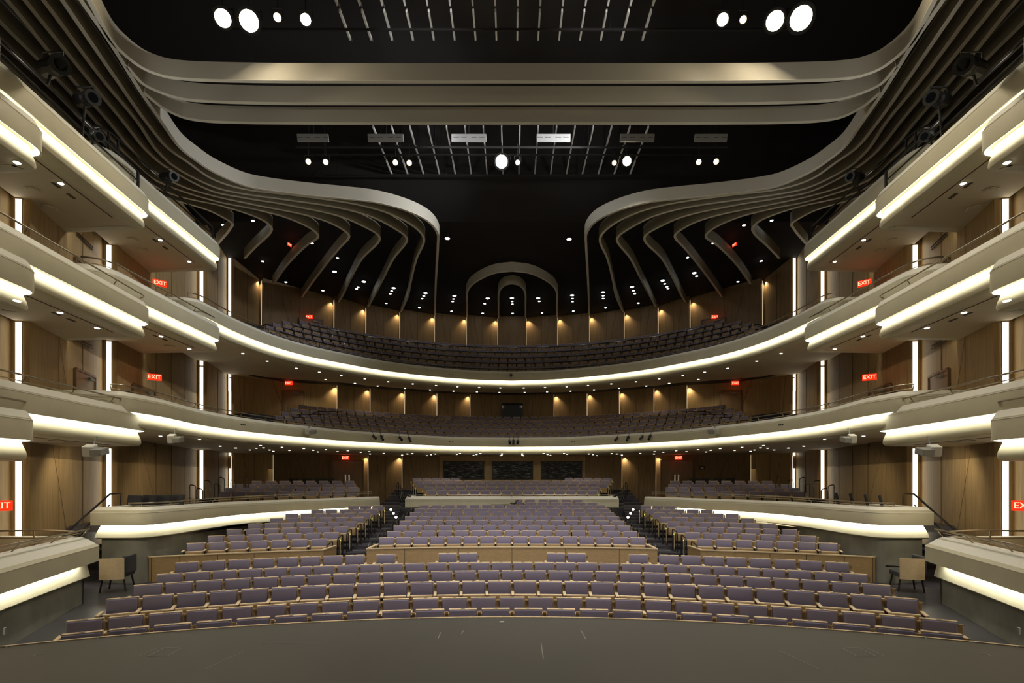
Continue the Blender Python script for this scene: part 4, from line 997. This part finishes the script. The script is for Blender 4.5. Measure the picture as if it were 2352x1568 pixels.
for flip, sd in SIDES:
    for px, py, Y, lv, w_ in SG:
        x = (px - CX) / F * Y; z = E + (HY - py) / F * Y
        exit_sign(mx((x, 0), flip)[0], Y - .12, z - (.03, .24, 0)[lv], 0, f'glowing red EXIT sign {w_}, {sd} side', .95)
    # side signs: middle balcony level by the box doors
    for px, py, Y, rz, w_ in ((355, 866, 20.0, .55, 'over the lower balcony side door'), (367, 650, 20.4, .75, 'under the third-tier box soffit')):
        x = (px - CX) / F * Y; z = E + (HY - py) / F * Y
        exit_sign(mx((x, 0), flip)[0], Y, z, -rz if flip else rz, f'glowing red EXIT sign {w_}, {sd} side', 1.0)
    px, py, Y = (-2, 1161, 10.9); x = (px - CX) / F * Y
    exit_sign(mx((x, 0), flip)[0], Y, E + (HY - py) / F * Y, (-.5 if flip else .5), f'glowing red EXIT sign at the very {sd} edge, low on the wall', .9)
    # small distant slanted sign
    Y = 27.5; x = (665 - CX) / F * Y; exit_sign(mx((x, 0), flip)[0], Y, E + (HY - 562) / F * Y, (-1.25 if flip else 1.25), f'tiny slanted red EXIT sign among the {sd} ceiling ribbons', .62)
    # doors
    zf = E - 1.43 + .5
    for (x, y, z, rz, w, h, lv) in ((-9.9, 31.95, E - 1.0, .12, 1.75, 2.1, 2), (-13.0, 31.55, E + 3.1, .2, 1.1, 2.1, 1), (-12.7, 33.6, E + 8.1, .5, 1.3, 2.0, 1),
                                    wdoor(1, 20.6, E + 1.35, 1.7, 2.15), wdoor(1, 17.2, E + 1.3, 1.4, 2.1), wdoor(2, 17.2, E + 4.75, 1.4, 2.1), wdoor(0, 12.3, E - 2.05, 1.5, 2.15), wdoor(1, 12.5, E + 1.1, 1.4, 2.15), wdoor(2, 12.5, E + 4.3, 1.4, 2.1)):
        face_door(mx((x, 0), flip)[0], y, z, -rz if flip else rz, w, h, f'door_{dn}', leaves=lv); dn += 1
for flip, sd in SIDES:
    for lv, y, z, nm in ((2, 12.5, E + 6.95, 'third-tier'), (2, 17.2, E + 7.75, 'third-tier rear'), (1, 12.5, E + 3.75, 'second-tier'), (1, 17.2, E + 4.45, 'second-tier rear')):
        q = wdoor(lv, y, z, 1, 1); q = (*mx(q, flip)[:3], -q[3] if flip else q[3])
        o = thing('air_grille', f'two thin dark air slots high on the wall under the {nm} box, {sd}', 'air vent', q[:3], q[3], 'wall air slots')
        for dz in (0, -.09): g = MB(); g.box((0, 0, dz), (1.2, .02, .03)); g.build('slot', M['seam'], o)
# dark booth window at the first balcony rear
o = thing('window_1', None, None, (0, 36.05, E + 5.15), 0, kind='structure')
g = MB(); g.box((.03, 0, -.58), (1.42, .06, 1.14)); g.build('glass', M['glass'], o)
g = MB(); g.box((.03, -.01, .02), (1.5, .12, .05)); g.box((.03, -.01, -1.18), (1.5, .12, .05)); g.box((-.7, -.01, -.58), (.05, .12, 1.2)); g.box((.76, -.01, -.58), (.05, .12, 1.2)); g.build('frame', M['wood_dark'], o)
# rear panel wall on the ground floor with three dark windows
ws = MB(); ws.box((.13, 33.45, E + .2), (9.4, .2, 2.6)); 
tag(ws.build('wall_rear', M['wood']), kind='structure')
bs = MB()
for s in (-1, 1): bs.box((s * 6.2, 33.6, E + .2), (3.4, .1, 2.6))
tag(bs.build('wall_rear', M['wood_dark']), kind='structure')
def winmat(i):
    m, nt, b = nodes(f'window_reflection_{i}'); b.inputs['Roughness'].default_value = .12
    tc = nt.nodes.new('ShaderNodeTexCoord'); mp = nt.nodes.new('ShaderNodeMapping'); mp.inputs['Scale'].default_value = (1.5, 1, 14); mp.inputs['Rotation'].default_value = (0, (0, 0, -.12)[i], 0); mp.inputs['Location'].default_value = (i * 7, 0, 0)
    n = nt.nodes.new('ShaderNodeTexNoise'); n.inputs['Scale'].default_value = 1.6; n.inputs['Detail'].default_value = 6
    r = nt.nodes.new('ShaderNodeValToRGB'); r.color_ramp.elements[0].position = .52; r.color_ramp.elements[0].color = (.006, .006, .008, 1); r.color_ramp.elements[1].position = .62; r.color_ramp.elements[1].color = (.20, .20, .17, 1)  # pale streaks of reflection painted into the glass colour
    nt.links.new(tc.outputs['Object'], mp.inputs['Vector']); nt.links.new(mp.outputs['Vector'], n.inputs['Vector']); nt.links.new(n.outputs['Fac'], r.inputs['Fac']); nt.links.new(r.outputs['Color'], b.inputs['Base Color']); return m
for i, (a, b) in enumerate(((1019, 1111), (1132, 1223), (1244, 1336))):
    Y = 33.3; xa = (a - CX) / F * Y; xb = (b - CX) / F * Y; z1 = E + (HY - 1060) / F * Y; z0 = E + (HY - 1099) / F * Y
    o = thing(f'window_{i + 2}', None, None, ((xa + xb) / 2, Y, (z0 + z1) / 2), 0, kind='structure'); w = xb - xa; h = z1 - z0
    g = MB(); g.box((0, .0, 0), (w, .04, h)); g.build('glass', winmat(i), o)
    g = MB(); g.box((0, -.02, h / 2), (w + .08, .08, .05)); g.box((0, -.02, -h / 2), (w + .08, .08, .05)); g.box((-w / 2, -.02, 0), (.05, .08, h)); g.box((w / 2, -.02, 0), (.05, .08, h)); g.box((0, -.03, 0), (.04, .03, h)); g.build('frame', M['black'], o)
o = root('wall_sign', 'small dark framed notice on the rear wall, right side', 'sign', (11.3, 31.5, E + .7))
g = MB(); g.box((11.3, 31.6, E + .68), (.3, .03, .2)); g.build('frame', M['black'], o); g = MB(); g.box((11.3, 31.58, E + .68), (.18, .02, .09)); g.build('notice', M['white'], o); done(o)

# sprinkler / speaker discs on soffits
for flip, sd in SIDES:
    for j, (px, py, h) in enumerate(((76, 438, 7.42), (305, 552, 8.22), (330, 576, 8.22), (140, 800, 4.17), (390, 796, 4.85), (115, 480, 7.42))):
        x, y = at(px, py, h - .02); r = root('ceiling_speaker', f'flat round ceiling disc under a side box, {sd}, {ordn[j]} listed by height', 'ceiling disc', (mx((x, 0), flip)[0], y, E + h - .02), 'flat discs on the box soffits')
        r['label'] = f'flat round ceiling disc, {sd} side, ' + ('third tier, nearest the stage', 'third tier rear box, first', 'third tier rear box, second', 'second tier middle box', 'second tier rear box', 'third tier, near the wall')[j]
        g = MB(); g.lathe([(.16, 0), (.16, .02), (.13, .03)], (x, y, E + h - .03), 18); g.build('grille', M['soffit'], r, flip)
        g = MB(); g.lathe([(.175, 0), (.175, .012)], (x, y, E + h - .012), 18); g.build('rim', M['ledge'], r, flip); done(r)

# ------------------------------------------------------------------ lamps and added fill spots that light the hall
def spot(name, p, t, e, size, blend=.6, col=(1, .93, .82), soft=.15):
    l = bpy.data.lights.new(name, 'SPOT'); l.energy = e; l.spot_size = math.radians(size); l.spot_blend = blend; l.color = col; l.shadow_soft_size = soft
    o = bpy.data.objects.new(name, l); C.objects.link(o); o.location = p; o.rotation_euler = (Vector(t) - Vector(p)).to_track_quat('-Z', 'Y').to_euler(); return o
for s in (-1, 1):  # unseen up-lights added to brighten the ribbon and beam edges
    for x, y, z in ((-10.8, 11.3, 8.9), (-10.9, 13.4, 9.0), (-11.6, 17.0, 9.8)):
        spot('box_lantern_light', (s * x, y, E + z), (s * (x + 3.5), y + 4.5, E + 11.7), 110, 95, .9, (1, .96, .88), .12)
    spot('box_lantern_light', (s * -10.6, 12.0, E + 9.2), (s * -3.0, 16.2, E + 11.6), 130, 70, .9, (1, .96, .88), .12)
# house lights on the lighting pipes, washing the main seats
for x in (-6, -2, 2, 6):
    spot('house_light', (x, 13.0, E + 12.6), (x * .75, 13.0, 0), 1500, 62, .8, (1, .95, .9), .3)
for x in (-5.5, 0, 5.5):
    spot('house_light', (x, 8.0, E + 12.5), (x * .75, 18.6, 1), 1500, 42, .8, (.95, .93, 1), .3)
for x in (-3, 3): spot('house_light', (x, 20.7, E + 12.5), (x, 26.6, E - 1.2), 900, 26, .8, (1, .97, .88), .3)  # extra unseen pair, added to brighten the centre parapet ledge
for x in (-5, 5): spot('work_light', (x, 0.5, E + 11), (x * .4, 16, 1), 2400, 58, .9, (1, .95, .88), .4)  # unseen fill above the stage, added to brighten the seating
for x, y, z, d, n in WASH:
    spot('wall_wash', (x + d[0] * .10 - n[0] * .06, y + d[1] * .10 - n[1] * .06, z - .01), (x + d[0] * .35 + n[0] * .02, y + d[1] * .35 + n[1] * .02, z - 2.5), 95, 100, 1, (1, .78, .46), .03)
for x in (-7.3, -5.6, 5.6, 7.4): spot('spotlight_spill', (x, 13.9, E + 12.45), (x * .9, 14.0, 0), 330, 112, .5, (1, .92, .78), .2)
for x in (-.4, 4.4): spot('spotlight_spill', (x, 20.9, E + 12.3), (x, 21.5, 0), 350, 130, .6, (1, .92, .78), .2)
# unseen spots added to brighten the ceiling ribbons, beams and slats
for s in (-1, 1):
    spot('ribbon_light', (s * 4.5, 19.6, E + 12.4), (s * -8.0, 21.5, E + 11.8), 3300 if s > 0 else 800, 75, .9, (.95, .97, 1), .2)
    spot('beam_light', (s * 4, 2.0, E + 7.0), (s * 3, 17, E + 11.0), 60, 50, .9, (1, .93, .75), .4)
    spot('slat_light', (s * 3, 12.5, E + 12.8), (s * 2.5, 17.5, E + 15.0), 420, 56, .9, (1, 1, 1), .2)
    spot('slat_light', (s * 3, 19.2, E + 12.6), (s * 2.5, 24, E + 14.9), 110, 60, .9, (1, 1, 1), .2)
# rear ceiling lamps over the upper balcony
for px, py in big[2:]:
    x, y = at(px, py, 12.3); spot('upper_balcony_light', (x, y, E + 12.2), (x * 1.01, y + .3, E + 7), 2600, 44, .7, (.96, .97, 1), .12)
for px in (560, 700, 850, 1000, 1100): 
    for s in (1, -1):
        Y = {560: 27.5, 700: 30.5, 850: 32.2, 1000: 33.4, 1100: 33.9}[px]; x = (px - CX) / F * Y * s; spot('under_balcony_light', (x, Y, E + h2 - .25), (x, Y + .4, 0), 55, 130, .6, (1, .86, .62), .08)
        Y = {560: 25, 700: 27.5, 850: 29, 1000: 30, 1100: 30.4}[px]; x = (px - CX) / F * Y * s; spot('under_balcony_light', (x, Y, E + h1 - .48), (x, Y + .3, 0), 40, 140, .6, (1, .86, .62), .08)
for flip, sd in SIDES:
    for (k, t), (px, py) in {('A', 3): (140, 421), ('B', 3): (400, 575), ('A', 2): (180, 735), ('B', 2): (400, 787)}.items():
        h = hb[k, t] - .5; x, y = at(px, py, h); spot('box_downlight', (mx((x, y), flip)[0], y, E + h), (mx((x, y), flip)[0], y, 0), 25, 120, .6, (1, .88, .68), .06)
    # unseen fill added to brighten the side walls and concrete by the parterre
    for y in (15.5, 20.5): spot('corridor_light', (mx((-12.0, 0), flip)[0], y, E + .85), (mx((-13.5, 0), flip)[0], y + .5, E - .8), 60, 120, .8, (1, .84, .58), .1)
    spot('corridor_light', (mx((-10.4, 0), flip)[0], 11.2, E + .25), (mx((-11, 0), flip)[0], 14.5, E - 1.6), 90, 110, .8, (1, .84, .58), .1)

w = bpy.data.worlds.new('world'); bpy.context.scene.world = w; w.use_nodes = True
w.node_tree.nodes['Background'].inputs[0].default_value = (1, .86, .66, 1); w.node_tree.nodes['Background'].inputs[1].default_value = .10

cam = bpy.data.cameras.new('camera'); co = bpy.data.objects.new('camera', cam); C.objects.link(co)
co.location = (0, 0, E); co.rotation_euler = (PI / 2, 0, 0); cam.sensor_width = 36; cam.lens = 36 * F / 2352; cam.shift_y = (HY - 784) / 2352; cam.shift_x = -(CX - 1176) / 2352; cam.clip_end = 200
sc = bpy.context.scene; sc.camera = co
sc.view_settings.view_transform = 'Standard'; sc.view_settings.look = 'None'; sc.view_settings.exposure = 0; sc.view_settings.gamma = 1
sc.cycles.use_denoising = True; sc.cycles.max_bounces = 5; sc.cycles.diffuse_bounces = 4; sc.cycles.glossy_bounces = 2; sc.cycles.transmission_bounces = 1
sc.cycles.sample_clamp_indirect = 3; sc.cycles.use_adaptive_sampling = True; sc.cycles.caustics_reflective = False; sc.cycles.caustics_refractive = False
